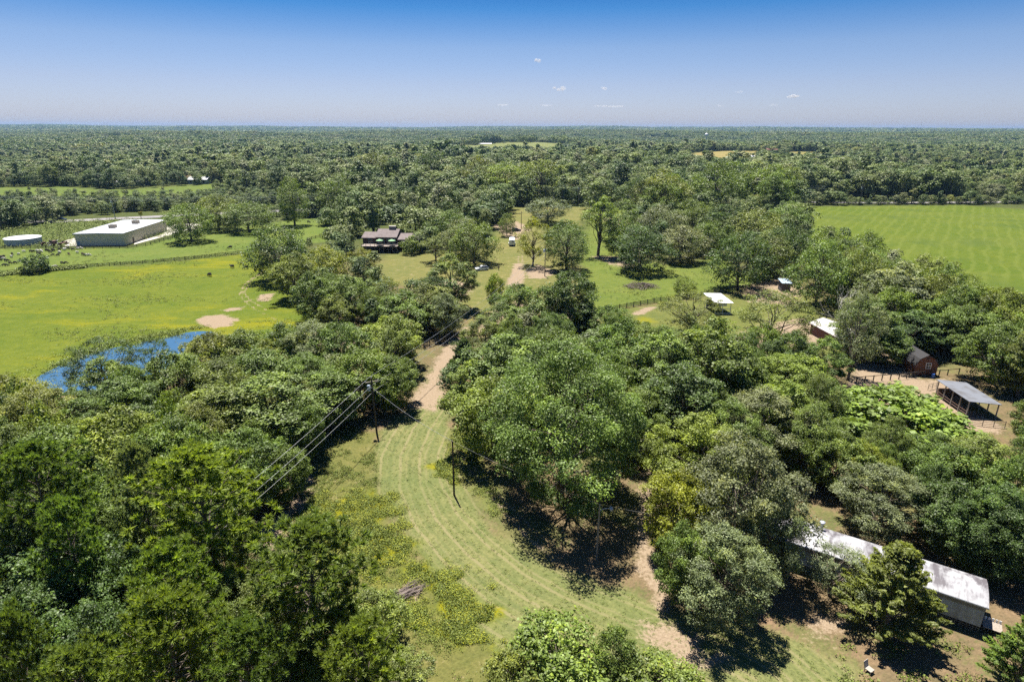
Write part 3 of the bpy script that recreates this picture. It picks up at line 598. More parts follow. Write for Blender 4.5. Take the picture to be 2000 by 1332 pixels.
T('round_m', 925, 430, 90, base=514, tone='mid green', label='leafy oak shading the white car'); T('round_m', 905, 430, 80, base=500, tone='grey green'); T('open_m', 852, 463, 66, base=512, tone='olive green', label='olive tree on the lawn right of the house'); T('tall', 882, 498, 112, base=605, tone='mid green', label='tall dark tree on the lawn edge, left of the white car'); T('round', 840, 560, 110, base=640, tone='olive green'); T('round', 790, 575, 120, base=650, tone='mid green'); T('round', 730, 600, 70, base=662, tone='mid green'); T('round', 870, 575, 80, base=655, tone='grey green')
T('round_m', 375, 398, 88, base=472, tone='mid green', label='lone tree right of the tan warehouse'); T('round_m', 428, 382, 80, base=449, tone='olive green', label='tree behind the lone warehouse tree'); T('round_m', 488, 394, 96, base=453, tone='mid green', label='broad tree with a shaded foot right of the two warehouse trees'); T('tall_m', 576, 345, 60, base=441, tone='mid green', label='tall slim tree at the end of the sheep pasture')
T('round', 548, 438, 112, base=549, tone='dark green', label='dark oak at the end of the long pasture fence'); T('round', 580, 500, 90, base=585, tone='olive green'); T('round_m', 640, 485, 90, base=565, tone='yellow green'); T('round', 620, 540, 100, base=630, tone='mid green'); T('round', 690, 545, 100, base=632, tone='mid green'); T('open', 710, 486, 60, base=545, tone='yellow green', label='yellow green tree in front of the house deck'); T('round_m', 670, 452, 70, base=500, tone='mid green'); T('round_m', 735, 505, 70, base=560, tone='olive green'); T('round', 750, 545, 80, base=600, tone='mid green'); T('round', 660, 580, 80, base=648, tone='olive green'); T('bush_m', 803, 466, 40, base=497, tone='mid green', label='shrub at the right end of the house'); T('bush', 690, 630, 50, base=662, tone='mid green')
T('bush_m', 72, 501, 52, base=533, tone='dark green', label='windswept dark shrub on the pasture fence'); T('round_m', 990, 418, 34, base=462, tone='mid green', label='small tree beside the fire pit')
for q in ((690, 400, 76, 462), (730, 394, 84, 457), (775, 398, 84, 451), (812, 404, 84, 464), (850, 408, 84, 472), (885, 414, 84, 482), (838, 440, 64, 490), (662, 440, 64, 486), (688, 448, 46, 497), (918, 402, 80, 455), (950, 396, 80, 446), (640, 405, 60, 440), (820, 452, 50, 492), (560, 398, 50, 428), (608, 392, 60, 424), (1215, 392, 80, 470), (1290, 400, 90, 480), (1350, 396, 90, 470), (1410, 402, 100, 480), (1475, 410, 100, 490), (1530, 402, 100, 476), (1330, 440, 90, 512), (1385, 430, 80, 500), (1530, 440, 90, 530), (1490, 455, 90, 545), (1215, 420, 80, 505), (1560, 396, 90, 450), (1545, 480, 70, 560)):
    T(('round_m', 'round_m', 'tall_m')[len(TREES) % 3], q[0], q[1], q[2], base=q[3], tone=('mid green', 'dark green', 'olive green', 'mid green', 'grey green')[len(TREES) % 5])
T('round', 2010, 1130, 190, 9, tone='mid green'); T('cedar', 2030, 1210, 170, 8, tone='mid green'); T('fine', 1975, 985, 150, 10, tone='dark green')
# --- woods: filled in between
def grow(poly, n, hr, kinds, tones, gap=.62, rr=(.34, .46), seed=1):
    P = P2(poly); r2 = random.Random(seed); lo, hi = P.min(0), P.max(0); k = 0
    for _ in range(n*40):
        if k >= n: break
        x, y = r2.uniform(lo[0], hi[0]), r2.uniform(lo[1], hi[1])
        if sdist(P, np.array([x]), np.array([y]))[0] < 0: continue
        h = r2.uniform(*hr); R = h*r2.uniform(*rr)
        if any((t['x']-x)**2+(t['y']-y)**2 < (gap*(R+t['R']))**2 for t in TREES if abs(t['x']-x) < 25): continue
        TREES.append(dict(kind=r2.choice(kinds), x=x, y=y, h=h, R=R, tone=r2.choice(tones), label=None, fill=True)); k += 1
G4 = ['mid green', 'mid green', 'dark green', 'olive green', 'bright green']
grow([(-150, 830), (120, 830), (330, 800), (480, 760), (560, 730), (790, 720), (780, 760), (640, 820), (600, 870), (540, 960), (480, 1030), (440, 1100), (600, 1170), (700, 1270), (700, 1420), (-300, 1420)], 70, (8, 12), ['round', 'fine', 'round', 'tall', 'bush'], G4, .55, seed=2)
grow([(905, 780), (940, 720), (1160, 690), (1420, 700), (1560, 740), (1620, 790), (1620, 860), (1540, 900), (1440, 930), (1300, 900), (1240, 900), (1200, 880), (960, 850)], 46, (9, 14), ['round', 'fine', 'tall'], G4, .5, seed=3)
grow([(1680, 900), (1800, 860), (1880, 880), (2000, 860), (2250, 950), (2350, 1350), (2060, 1350), (1990, 1200), (1850, 1040), (1700, 1000), (1600, 960)], 26, (7, 11), ['round', 'fine', 'bush'], G4, .55, seed=4)
grow([(1570, 490), (1650, 520), (1750, 570), (1900, 640), (2100, 720), (2200, 800), (2020, 810), (1950, 770), (1880, 720), (1830, 695), (1720, 670), (1690, 640), (1620, 580), (1570, 560)], 34, (11, 16), ['round', 'tall', 'round'], G4, .5, seed=5)
grow([(525, 545), (570, 520), (700, 515), (735, 545), (760, 590), (890, 600), (890, 640), (830, 655), (700, 655), (650, 630), (590, 590)], 34, (8, 12), ['round', 'fine', 'open'], G4, .5, seed=6)
grow([(640, 470), (690, 447), (780, 436), (870, 448), (945, 470), (965, 440), (965, 404), (660, 408), (670, 440)], 70, (11, 17), ['round_m', 'tall_m', 'round_m'], G4, .42, seed=7)
grow([(1195, 500), (1190, 470), (1235, 440), (1240, 406), (1560, 404), (1550, 440), (1575, 480), (1560, 545), (1500, 540), (1470, 515), (1400, 498), (1300, 490), (1290, 510)], 110, (10, 15), ['round_m', 'open_m', 'tall_m', 'round_m'], G4+['grey green'], .44, seed=8)
grow([(1100, 600), (1060, 600), (960, 660), (900, 690), (960, 690), (1140, 668), (1420, 672), (1400, 650), (1320, 640), (1290, 655), (1160, 655)], 16, (7, 10), ['round', 'fine'], G4, .5, seed=9)
# treeline along the highway, along the hay field and the woods that close the view behind the pastures
grow([(-200, 447), (0, 443), (100, 428), (130, 421), (400, 406), (640, 398), (640, 392), (300, 408), (100, 414), (-200, 424)], 220, (5.5, 8.6), ['round_m', 'tall_m'], ['mid green', 'olive green', 'dark green', 'bright green'], .3, (.5, .68), seed=10)
grow([(-250, 462), (0, 450), (100, 437), (108, 430), (0, 436), (-250, 446)], 26, (10, 14), ['round_m', 'tall_m'], ['dark green', 'mid green'], .4, (.45, .6), seed=13)
grow([(1570, 402), (1700, 401), (1850, 400), (2100, 398), (2100, 394), (1800, 398), (1600, 398)], 26, (5, 8), ['round_m', 'bush_m'], ['mid green', 'dark green'], .5, (.4, .6), seed=11)
grow([(960, 402), (1240, 404), (1240, 394), (960, 393)], 18, (10, 15), ['round_m', 'tall_m', 'pine_m'], G4, .5, seed=12)
for i in range(64):
    q = at(1566+i*9.2, 401.3-.04*i); hh = rnd.uniform(3.2, 6.5) if rnd.random() < .8 else 9; TREES.append(dict(kind='bush_m' if hh < 6.6 else 'round_m', x=q.x+rnd.uniform(-1, 1), y=q.y+rnd.uniform(1, 4), h=hh, R=hh*rnd.uniform(.5, .75), tone=rnd.choice(G4), label=None))
# clear of buildings, roads and the line of sight to them
KEEP = []
def keep_clear(px, py, r, z=0): p = at(px, py, z); KEEP.append((p.x, p.y, r))
for q in ((240, 455, 17), (200, 470, 17), (48, 478, 8), (745, 483, 9), (770, 490, 9), (940, 526, 4), (999, 478, 4), (1805, 722, 5), (1860, 770, 6), (1880, 800, 5), (1402, 600, 4), (1540, 566, 3), (1690, 680, 6), (735, 846, 3), (887, 967, 3), (1165, 1090, 3), (1062, 530, 2), (1018, 447, 2), (300, 440, 14)):
    keep_clear(*q)
MH0, MHD = Vector((47.1, 48.9, 0)), Vector((-.83, .557, 0)).normalized(); MHW = Vector((.557, .83, 0)).normalized()
for k in range(0, 23, 2): q = MH0+MHD*k+MHW*2.4; KEEP.append((q.x, q.y, 3.2))
TREES = [t for t in TREES if t['label'] or not any((t['x']-a)**2+(t['y']-b)**2 < (r+min(t['R'], 3)*.6)**2 for a, b, r in KEEP)]
VIS = [(1750, 684, 1836, 738, 112), (1835, 735, 1945, 832, 95), (1660, 690, 1760, 780, 112), (1668, 640, 1716, 700, 120), (708, 438, 806, 500, 240), (925, 512, 990, 532, 212), (990, 456, 1010, 484, 255), (1376, 570, 1430, 622, 160), (1520, 545, 1560, 575, 175), (850, 648, 906, 676, 140), (815, 690, 876, 800, 100), (66, 695, 150, 742, 125), (240, 655, 425, 700, 130), (1430, 1015, 1940, 1230, 50), (375, 612, 480, 645, 150), (1165, 585, 1290, 615, 150), (140, 425, 335, 485, 260), (1000, 500, 1030, 580, 180), (1235, 600, 1268, 640, 145), (1280, 880, 1330, 1000, 70), (660, 640, 725, 668, 140), (600, 640, 700, 690, 140), (1140, 595, 1150, 660, 140), (915, 535, 960, 620, 170), (760, 500, 840, 540, 220)]
def in_the_way(t):
    u, v, k = pix((t['x'], t['y'], t['h']*.5)); vt = pix((t['x'], t['y'], t['h']))[1]; vb = pix((t['x'], t['y'], 0))[1]; w = t['R']*FPX/k*.85
    return any(t['y'] < d-1 and u+w > x0 and u-w < x1 and vt+4 < y1 and (vb+v)/2 > y0 for x0, y0, x1, y1, d in VIS)
YARD = VIS[:4]; _v = VIS
TREES = [t for t in TREES if not t.get('fill') or not in_the_way(t)]
VIS = YARD; TREES = [t for t in TREES if t['label'] or not in_the_way(t)]; VIS = _v
TREES = [t for t in TREES if 8 < t['y'] and abs(t['x'])/max(t['y'], 1) < 1.15]
# ---- beyond: 330 m to the horizon
FAR = []
def far_ok(x, y): return np.ones(len(x), bool)
rg = np.random.default_rng(8)
def poly_any(polys, x, y, m=0):
    k = np.zeros(x.shape, bool)
    for P in polys: k |= sdist(P, x, y) > -m
    return k
NEARCLEAR = [Z_MEADOW, Z_PAST, Z_ROUGH, Z_CENT, Z_HLAWN, Z_HAY, P2([(-400, 470), (-400, 440), (110, 440), (130, 425), (340, 416), (480, 409), (760, 398), (760, 407), (480, 420), (340, 430), (350, 470), (100, 480)]), P2([(1500, 402), (1500, 393), (2500, 386), (2500, 397)])]
FARCLEAR = [P for P, c in Z_GOLD]
xs, ys = np.meshgrid(np.arange(-1150, 1150, 9.6), np.arange(330, 1330, 9.6)); xs = xs.ravel()+rg.uniform(-3.6, 3.6, xs.size); ys = ys.ravel()+rg.uniform(-3.6, 3.6, ys.size)
ok = (np.abs(xs)/ys < 1.0) & ~poly_any(NEARCLEAR, xs, ys, 3) & ~poly_any(FARCLEAR, xs, ys, 2)
GL = P2([(-200, 447), (0, 443), (100, 428), (130, 421), (400, 406), (640, 398), (640, 392), (300, 402), (100, 408), (-200, 420)])
ok &= ~(sdist(GL, xs, ys) > -2); xs, ys = xs[ok], ys[ok]
dist = np.hypot(xs, ys)
hs = rg.uniform(8, 15, len(xs))+3.5*np.sin(xs/60)*np.sin(ys/45)+2*np.sin(xs/23+ys/31); tall = (rg.uniform(size=len(xs)) < .16) & (np.abs(xs+30) < 420); hs[tall] += rg.uniform(3, 9, tall.sum()); mid_ = (ys < 760) & (xs > -150) & (xs < 330); hs[mid_] += rg.uniform(1.5, 6.5, mid_.sum())
for (fx0, fx1, fy, fd) in ((1320, 1480, 320, 170), (850, 1110, 293, 420), (1800, 1980, 332, 160)):
    a_, b_ = at(fx0, fy), at(fx1, fy); hs = np.where((ys < a_.y) & (ys > a_.y-fd) & (xs/ys > a_.x/a_.y) & (xs/ys < b_.x/b_.y), np.minimum(hs, 5+rg.uniform(0, 2, len(hs))), hs)
# lower trees in front of the pale strip, so it shows
lowz = (ys < 470) & (xs < -120); hs[lowz] = np.minimum(hs[lowz], 6.5)
have = np.array([(t['x'], t['y'], t['R']) for t in TREES if t['y'] > 300])
far_pts = []
for x, y, h in zip(xs, ys, hs):
    if len(have) and np.any((have[:, 0]-x)**2+(have[:, 1]-y)**2 < (have[:, 2]*.7+2.5)**2): continue
    far_pts.append((x, y, h, h*rg.uniform(.42, .64)))
for x, y, h, R in far_pts:
    TREES.append(dict(kind='wood', x=x, y=y, h=h, R=R, tone=rg.choice(G4), label=None))
# the 290 that show largest are trees of their own
for t in TREES:
    t['d'] = math.hypot(t['x'], t['y']); t['size'] = t['R']*t['h']/max(pix((t['x'], t['y'], t['h']*.6))[2], 1)**2
    u, v, _k = pix((t['x'], t['y'], t['h']*.7)); t['u'], t['v'] = u, v
    t['inframe'] = -120 < u < 2120 and v < 1500
hid = []
inf = [t for t in TREES if t['inframe']]; out_ = [t for t in TREES if not t['inframe']]
inf.sort(key=lambda t: (t['label'] is None, -t['size']))
OWN, REST = inf[:N_OWN], inf[N_OWN:]
if EXTRA_NEAR: OWN += [t for t in out_ if t['d'] < 130 and t['y'] > 20][:EXTRA_NEAR]
NAMES = {'pine': 'pine_tree', 'pine_m': 'pine_tree', 'cedar': 'cedar_tree', 'cedar_m': 'cedar_tree', 'snag': 'dead_tree', 'vine': 'vine_column', 'bush': 'shrub', 'bush_m': 'shrub'}
WORD = {'pine_tree': 'pine', 'cedar_tree': 'cedar', 'broadleaf_tree': 'tree', 'shrub': 'shrub', 'dead_tree': 'dead tree', 'vine_column': 'vine'}
LM = [('the pond', 250, 700), ('the log pile', 795, 1160), ('the transformer pole', 733, 800), ('the huge shade tree', 1105, 840), ('the mobile home', 1720, 1080), ('the brown shed', 1800, 710), ('the pole barn', 1880, 770), ('the white carport', 1402, 590),
      ('the timber house', 765, 465), ('the white car', 940, 522), ('the horse trailer', 999, 471), ('the warehouse', 240, 455), ('the round tank', 48, 472), ('the plank gate', 880, 658), ('the street light', 1165, 1030), ('the dead tree', 1670, 620), ('the brush heap', 1250, 557), ('the yellow sign', 277, 420), ('the hay field corner', 1580, 410), ('the sand patch', 430, 628), ('the small shed', 1537, 555), ('the vine column', 1140, 630), ('the country road', 1820, 397), ('the lone warehouse tree', 375, 430), ('the tall slender tree', 1168, 440), ('the large light green pine', 385, 980)]
ORD = ['', 'second', 'third', 'fourth', 'fifth', 'sixth', 'seventh', 'eighth', 'ninth', 'tenth', 'eleventh', 'twelfth', 'thirteenth', 'fourteenth', 'fifteenth', 'sixteenth', 'seventeenth', 'eighteenth', 'nineteenth', 'twentieth']+['middle']*40
groups = {}
for t in OWN:
    t['name'] = NAMES.get(t['kind'], 'broadleaf_tree')
    if t['label']: continue
    lm = min(LM, key=lambda q: math.hypot((t['u']-q[1]), (t['v']-q[2])*1.5)); dx, dy = t['u']-lm[1], t['v']-lm[2]
    rel = 'left of' if dx < 0 else 'right of'
    if abs(dy)*1.5 > abs(dx): rel = 'behind' if dy < 0 else 'in front of'
    size = 'tall ' if t['h'] > 13 else 'low ' if t['h'] < 7 else ''
    t['key'] = (f"{size}{t['tone']} {WORD[t['name']]} {rel} {lm[0]}"); groups.setdefault(t['key'], []).append(t)
for k, g in groups.items():
    g.sort(key=lambda t: t['u'])
    for i, t in enumerate(g):
        t['label'] = k if len(g) == 1 else k+(', leftmost of these' if i == 0 else ', rightmost of these' if i == len(g)-1 else f', {ORD[i]} from left')
trng = random.Random(77)
def fit(kind, d):
    if kind == 'wood': kind = trng.choice(['round_m', 'round_m', 'tall_m', 'open_m'])
    if d > 190 and kind+'_m' in VAR: return kind+'_m'
    if d > 190 and kind in ('fine', 'big'): return 'round_m'
    return kind
for t in OWN:
    vs = VAR[fit(t['kind'], t['d'])]; meshes, H0, R0 = vs[trng.randrange(len(vs))]
    e = empty(t['name'], (t['x'], t['y'], float(terr(t['x'], t['y']))), trng.uniform(0, 6.28), t['label'], WORD[t['name']].replace('broadleaf ', ''), None)
    e['group'] = {'pine_tree': 'pines over the woods on the left', 'cedar_tree': 'cedars', 'shrub': 'shrubs', 'broadleaf_tree': 'broadleaf trees of the woods and pastures'}.get(t['name'], 'old trees')
    s = (t['R']/R0, t['R']/R0*trng.uniform(.92, 1.08), t['h']/H0); c = TONE[t['tone']]; j = trng.uniform(.86, 1.14); c = (c[0]*j*trng.uniform(.93, 1.08), c[1]*j, c[2]*j*trng.uniform(.9, 1.1))
    if len(meshes) == 1: link('trunk', meshes[0], e, scale=s)
    else:
        o = link('crown', meshes[0], e, scale=s); c = tuple(x*(1.2 if t['name'] == 'pine_tree' else 1.0) for x in c); o.color = (*c, 1); link('trunk', meshes[1], e, scale=s)
# ---- everything else of the woods is one mass
def scatter(name, pts, protos, label, cat=None):
    """pts rows: x, y, z, scale_xy, scale_z, rotation, which"""
    P = np.array(pts, np.float32); me = bpy.data.meshes.new(name); me.vertices.add(len(P)); me.vertices.foreach_set('co', P[:, :3].ravel().copy())
    me.attributes.new('scl', 'FLOAT_VECTOR', 'POINT').data.foreach_set('vector', np.c_[P[:, 3], P[:, 3], P[:, 4]].ravel().astype(np.float32))
    me.attributes.new('rz', 'FLOAT', 'POINT').data.foreach_set('value', P[:, 5].copy()); me.attributes.new('which', 'INT', 'POINT').data.foreach_set('value', P[:, 6].astype(np.int32))
    o = link(name, me); o['kind'] = 'stuff'; o['label'] = label
    ng = bpy.data.node_groups.new(name, 'GeometryNodeTree'); ng.interface.new_socket('Geometry', in_out='INPUT', socket_type='NodeSocketGeometry'); ng.interface.new_socket('Geometry', in_out='OUTPUT', socket_type='NodeSocketGeometry')
    N = ng.nodes; gi = N.new('NodeGroupInput'); go = N.new('NodeGroupOutput'); iop = N.new('GeometryNodeInstanceOnPoints'); jn = N.new('GeometryNodeJoinGeometry')
    for me_ in reversed(protos):
        po = bpy.data.objects.new(me_.name, me_); oi = N.new('GeometryNodeObjectInfo'); oi.inputs['Object'].default_value = po; oi.inputs['As Instance'].default_value = True
        ng.links.new(oi.outputs['Geometry'], jn.inputs[0])
    def attr(nm, ty):
        a = N.new('GeometryNodeInputNamedAttribute'); a.data_type = ty; a.inputs['Name'].default_value = nm; return a.outputs[0]
    cx = N.new('ShaderNodeCombineXYZ'); ng.links.new(attr('rz', 'FLOAT'), cx.inputs[2])
    e2r = N.new('FunctionNodeEulerToRotation'); ng.links.new(cx.outputs[0], e2r.inputs[0])
    ng.links.new(gi.outputs[0], iop.inputs['Points']); ng.links.new(jn.outputs[0], iop.inputs['Instance']); iop.inputs['Pick Instance'].default_value = True
    ng.links.new(attr('which', 'INT'), iop.inputs['Instance Index']); ng.links.new(e2r.outputs[0], iop.inputs['Rotation']); ng.links.new(attr('scl', 'FLOAT_VECTOR'), iop.inputs['Scale'])
    ng.links.new(iop.outputs[0], go.inputs[0]); md = o.modifiers.new('scatter', 'NODES'); md.node_group = ng
    return o
FB = [far_blob(200+i, 12, 5, 1700, .56) for i in range(6)]+[far_blob(210+i, 16, 3.6, 1300, .56, 1) for i in range(2)]
FB0 = [far_blob(220+i, 12, 5, 560, 1.05) for i in range(5)]+[far_blob(230, 16, 3.8, 500, 1.0, 1)]
pts = []
for t in REST+[t for t in out_ if t['y'] > 60]:
    if t['d'] < 700: w_ = trng.randrange(6) if trng.random() < .9 else 6+trng.randrange(2)
    else: w_ = 8+(trng.randrange(5) if trng.random() < .85 else 5)
    pts.append((t['x'], t['y'], float(terr(t['x'], t['y'])), t['R']/5, t['h']/12, trng.uniform(0, 6.28), w_))
scatter('distant_woods', pts, FB+FB0, 'mass of trees covering the land behind the pastures')
def patch_mesh(seed, n, W_, leaf, per):
    rng = np.random.default_rng(seed); C = []; N = []; TI = []
    for k in range(n):
        c = rng.uniform(-W_/2, W_/2, 3); h = rng.uniform(9, 16); R = rng.uniform(5, 9)*max(1, leaf/2.6); c[2] = h-R*.7; ti = rng.normal(.5, .2)
        d = unit(rng.normal(size=(per, 3))+np.array([0, 0, .6])); C.append(c+d*R*rng.uniform(.7, 1.05, (per, 1))*np.array([1, 1, .75])); N.append(d+rng.normal(size=(per, 3))*.4); TI.append(np.clip(ti+rng.normal(0, .13, per), 0, 1))
    V, F = quads(np.concatenate(C), np.concatenate(N), leaf*rng.uniform(.7, 1.3, n*per), rng, .85)
    return mesh_np('woods', V, [F], WOODS, attrs={'tint': np.repeat(np.concatenate(TI), 4)})
PA = [patch_mesh(300+i, 26, 52, 2.6, 60) for i in range(4)]; PB = [patch_mesh(310+i, 40, 150, 7, 40) for i in range(3)]
pts = []
gx, gy = np.meshgrid(np.arange(-4200, 4200, 42), np.arange(1300, 4300, 42)); gx = gx.ravel()+rg.uniform(-14, 14, gx.size); gy = gy.ravel()+rg.uniform(-14, 14, gy.size)
ok = (np.abs(gx)/gy < .98) & ~poly_any(FARCLEAR, gx, gy, 12) & (np.sin(gx/173+1)*np.sin(gy/231+gx/410)+.5*np.sin(gx/67+gy/90) > -1.12)
for x, y in zip(gx[ok], gy[ok]): s = rg.uniform(.85, 1.15); pts.append((x, y, float(terr(x, y)), s, s*rg.uniform(.8, 1.25), rg.uniform(0, 6.28), rg.integers(0, 4)))
gx, gy = np.meshgrid(np.arange(-10500, 10500, 125), np.arange(4250, 10800, 125)); gx = gx.ravel()+rg.uniform(-40, 40, gx.size); gy = gy.ravel()+rg.uniform(-40, 40, gy.size)
ok = np.abs(gx)/gy < .98
for x, y in zip(gx[ok], gy[ok]): s = rg.uniform(.9, 1.2); pts.append((x, y, float(terr(x, y)), s, s*rg.uniform(.8, 1.3), rg.uniform(0, 6.28), 4+rg.integers(0, 3)))
scatter('horizon_woods', pts, PA+PB, 'blue green woods reaching to the horizon')
HAZE = 5e-5
# ------------------------------------------------------------------ weeds and flowers on the ground
WEED = leaf_material('weed', .2)
def tuft_mesh(seed, n, w, h, leaf, flowers=0):
    rng = np.random.default_rng(seed); C = rng.normal(size=(n, 3))*np.array([w, w, 0])*.5; C[:, 2] = rng.uniform(.15, 1, n)*h
    N = rng.normal(size=(n, 3))*.6+np.array([0, 0, .8]); ti = rng.normal(.5, .2, n).clip(0, 1)
    V, F = quads(C, N, leaf*rng.uniform(.6, 1.3, n), rng, .6)
    mats = [WEEDS[0]]; mi = np.zeros(n)
    if flowers: mi[rng.uniform(size=n) < flowers] = 1
    return mesh_np('weeds', V, [F], WEEDS, mi, {'tint': np.repeat(ti, 4)})
def weed_mat(name, c):
    m, nt, b, out = nodes(name); a = nt.nodes.new('ShaderNodeAttribute'); a.attribute_name = 'tint'; oi = nt.nodes.new('ShaderNodeObjectInfo')
    k = math_n(nt, 'ADD', math_n(nt, 'MULTIPLY', a.outputs['Fac'], .9), math_n(nt, 'MULTIPLY', oi.outputs['Random'], .4))
    k = math_n(nt, 'ADD', k, .35)
    cmb = nt.nodes.new('ShaderNodeCombineXYZ'); [nt.links.new(k, cmb.inputs[i]) for i in range(3)]
    nt.links.new(mix(nt, 1.0, c, cmb.outputs[0], 'MULTIPLY'), b.inputs['Base Color']); b.inputs['Roughness'].default_value = .7
    return m
WEEDS = [weed_mat('weed_leaf', (.145, .185, .022)), weed_mat('weed_flower', (.26, .27, .008))]
TUF = [tuft_mesh(400+i, 16, .5, .32, .2) for i in range(3)]+[tuft_mesh(410+i, 18, .55, .34, .17, .45) for i in range(3)]+[tuft_mesh(420+i, 16, .9, .8, .3) for i in range(2)]+[tuft_mesh(430, 10, .28, .12, .12)]
wr = np.random.default_rng(31)
def in_zone(P, n, m=-.3):
    lo, hi = P.min(0), P.max(0); x = wr.uniform(lo[0], hi[0], n); y = wr.uniform(lo[1], hi[1], n); k = (sdist(P, x, y) > m) & (y > 36) & (y < 420); return x[k], y[k]
rows = []
def put_weeds(x, y, which, lo, hi):
    for a, b in zip(x, y): s = wr.uniform(lo, hi); rows.append((a, b, 0.0, s, s*wr.uniform(.8, 1.2), wr.uniform(0, 6.28), which[wr.integers(len(which))]))
x, y = in_zone(Z_WEED, 30000)
cl = np.sin(x*.9+np.sin(y*.7)*1.5)+np.sin(y*1.1+x*.4+1)+np.sin(x*.23-y*.31)*1.2+wr.normal(size=len(x))*.9; k = cl > .55
put_weeds(x[k], y[k], [0, 1, 2], .35, .85)
for P in Z_YEL:
    x, y = in_zone(P, 9000 if P is Z_YEL[0] else 3600, -3.5)
    wx = x+1.3*np.sin(y*.83+x*.21)+.8*np.sin(y*1.9-x*.4); wy = y+1.2*np.sin(x*.77+.5)+.7*np.sin(x*1.7+y*.6); dd = sdist(P, wx, wy)
    cl = np.sin(x*1.3+y*.4)+np.sin(y*1.7-x*.6)+np.sin(x*2.9+y*2.3)*.6+wr.normal(size=len(x))*.8; k = cl > 1.5-1.15*np.clip(dd+1.2, 0, 2.2)
    q = cl[k]+wr.normal(size=k.sum())*.6 > .9
    put_weeds(x[k][q], y[k][q], [3, 4, 5], .4, .95); put_weeds(x[k][~q], y[k][~q], [0, 1, 2, 8], .4, .95)
x, y = in_zone(Z_WEEDR, 1600); cl = np.sin(x*1.1+y*.5)+np.sin(y*1.3)+wr.normal(size=len(x))*.7; k = cl > .5; put_weeds(x[k], y[k], [0, 1, 2, 3], .5, 1.1)
x, y = in_zone(Z_MOWN, 9000); put_weeds(x, y, [8], .5, 1.1)
x, y = in_zone(P2([(1650, 1240), (1990, 1220), (2200, 1500), (1600, 1500)]), 1500); k = np.sin(x*1.2+1)+np.sin(y*1.5)+wr.normal(size=len(x))*.6 > .9; put_weeds(x[k], y[k], [0, 1, 2], .7, 1.3)
scatter('weeds', rows, TUF, 'green and yellow flowering weeds over the rough grass')
rows = []
x, y = in_zone(Z_MEADOW, 26000); k = (np.sin(x*.12+y*.05)+np.sin(y*.21-x*.03)+np.sin(x*.05+y*.4)*.6+wr.normal(size=len(x))*.7 > 1.1); put_weeds(x[k], y[k], [0, 1, 3, 4, 4], .6, 1.2)
x, y = in_zone(Z_CENT, 7000); k = np.sin(x*.2)+np.sin(y*.13+x*.1)+wr.normal(size=len(x))*.8 > .9; put_weeds(x[k], y[k], [0, 1, 2], .6, 1.3)
x, y = in_zone(Z_PAST, 7000); k = np.sin(x*.15)+np.sin(y*.13+x*.1)+wr.normal(size=len(x))*.8 > 1.1; put_weeds(x[k], y[k], [0, 1, 2], .6, 1.3)
x, y = in_zone(Z_ROUGH, 5000); put_weeds(x, y, [0, 1, 6, 7], .8, 2.2)
def along(line, step, wid, which, lo, hi):
    for (a, b), (c, d) in zip(line[:-1], line[1:]):
        p, q = at(a, b), at(c, d); n = max(1, int((q-p).length/step))
        for i in range(n):
            r = p.lerp(q, (i+wr.uniform())/n); rows.append((r.x+wr.normal()*wid, r.y+wr.normal()*wid, 0, (s := wr.uniform(lo, hi)), s, wr.uniform(0, 6.28), which[wr.integers(len(which))]))
along([(150, 694), (230, 671), (300, 657), (345, 648), (400, 640)], .12, .7, [6, 7], .5, 1.1); along([(64, 744), (100, 720), (160, 692)], .2, .6, [0, 6], .5, .9)  # dense tufts along the pond's back bank, added to stand for its shadow
along([(20, 735), (110, 695), (230, 655), (330, 640)], .35, 1.2, [6, 0, 8], .5, .9)
along([(0, 539), (70, 532), (170, 523)], .1, .5, [6, 7], .9, 1.6); along([(95, 526), (260, 515), (500, 494)], .35, .5, [6, 7], .7, 1.4)
along([(240, 677), (280, 669), (345, 655), (360, 660)], .1, 1.0, [0, 8], .8, 1.6); along([(110, 716), (160, 697), (200, 686)], .15, .8, [0, 6], .8, 1.4)
scatter('meadow_plants', rows, TUF, 'taller tufts and flowers in the yellow meadow and the pastures')
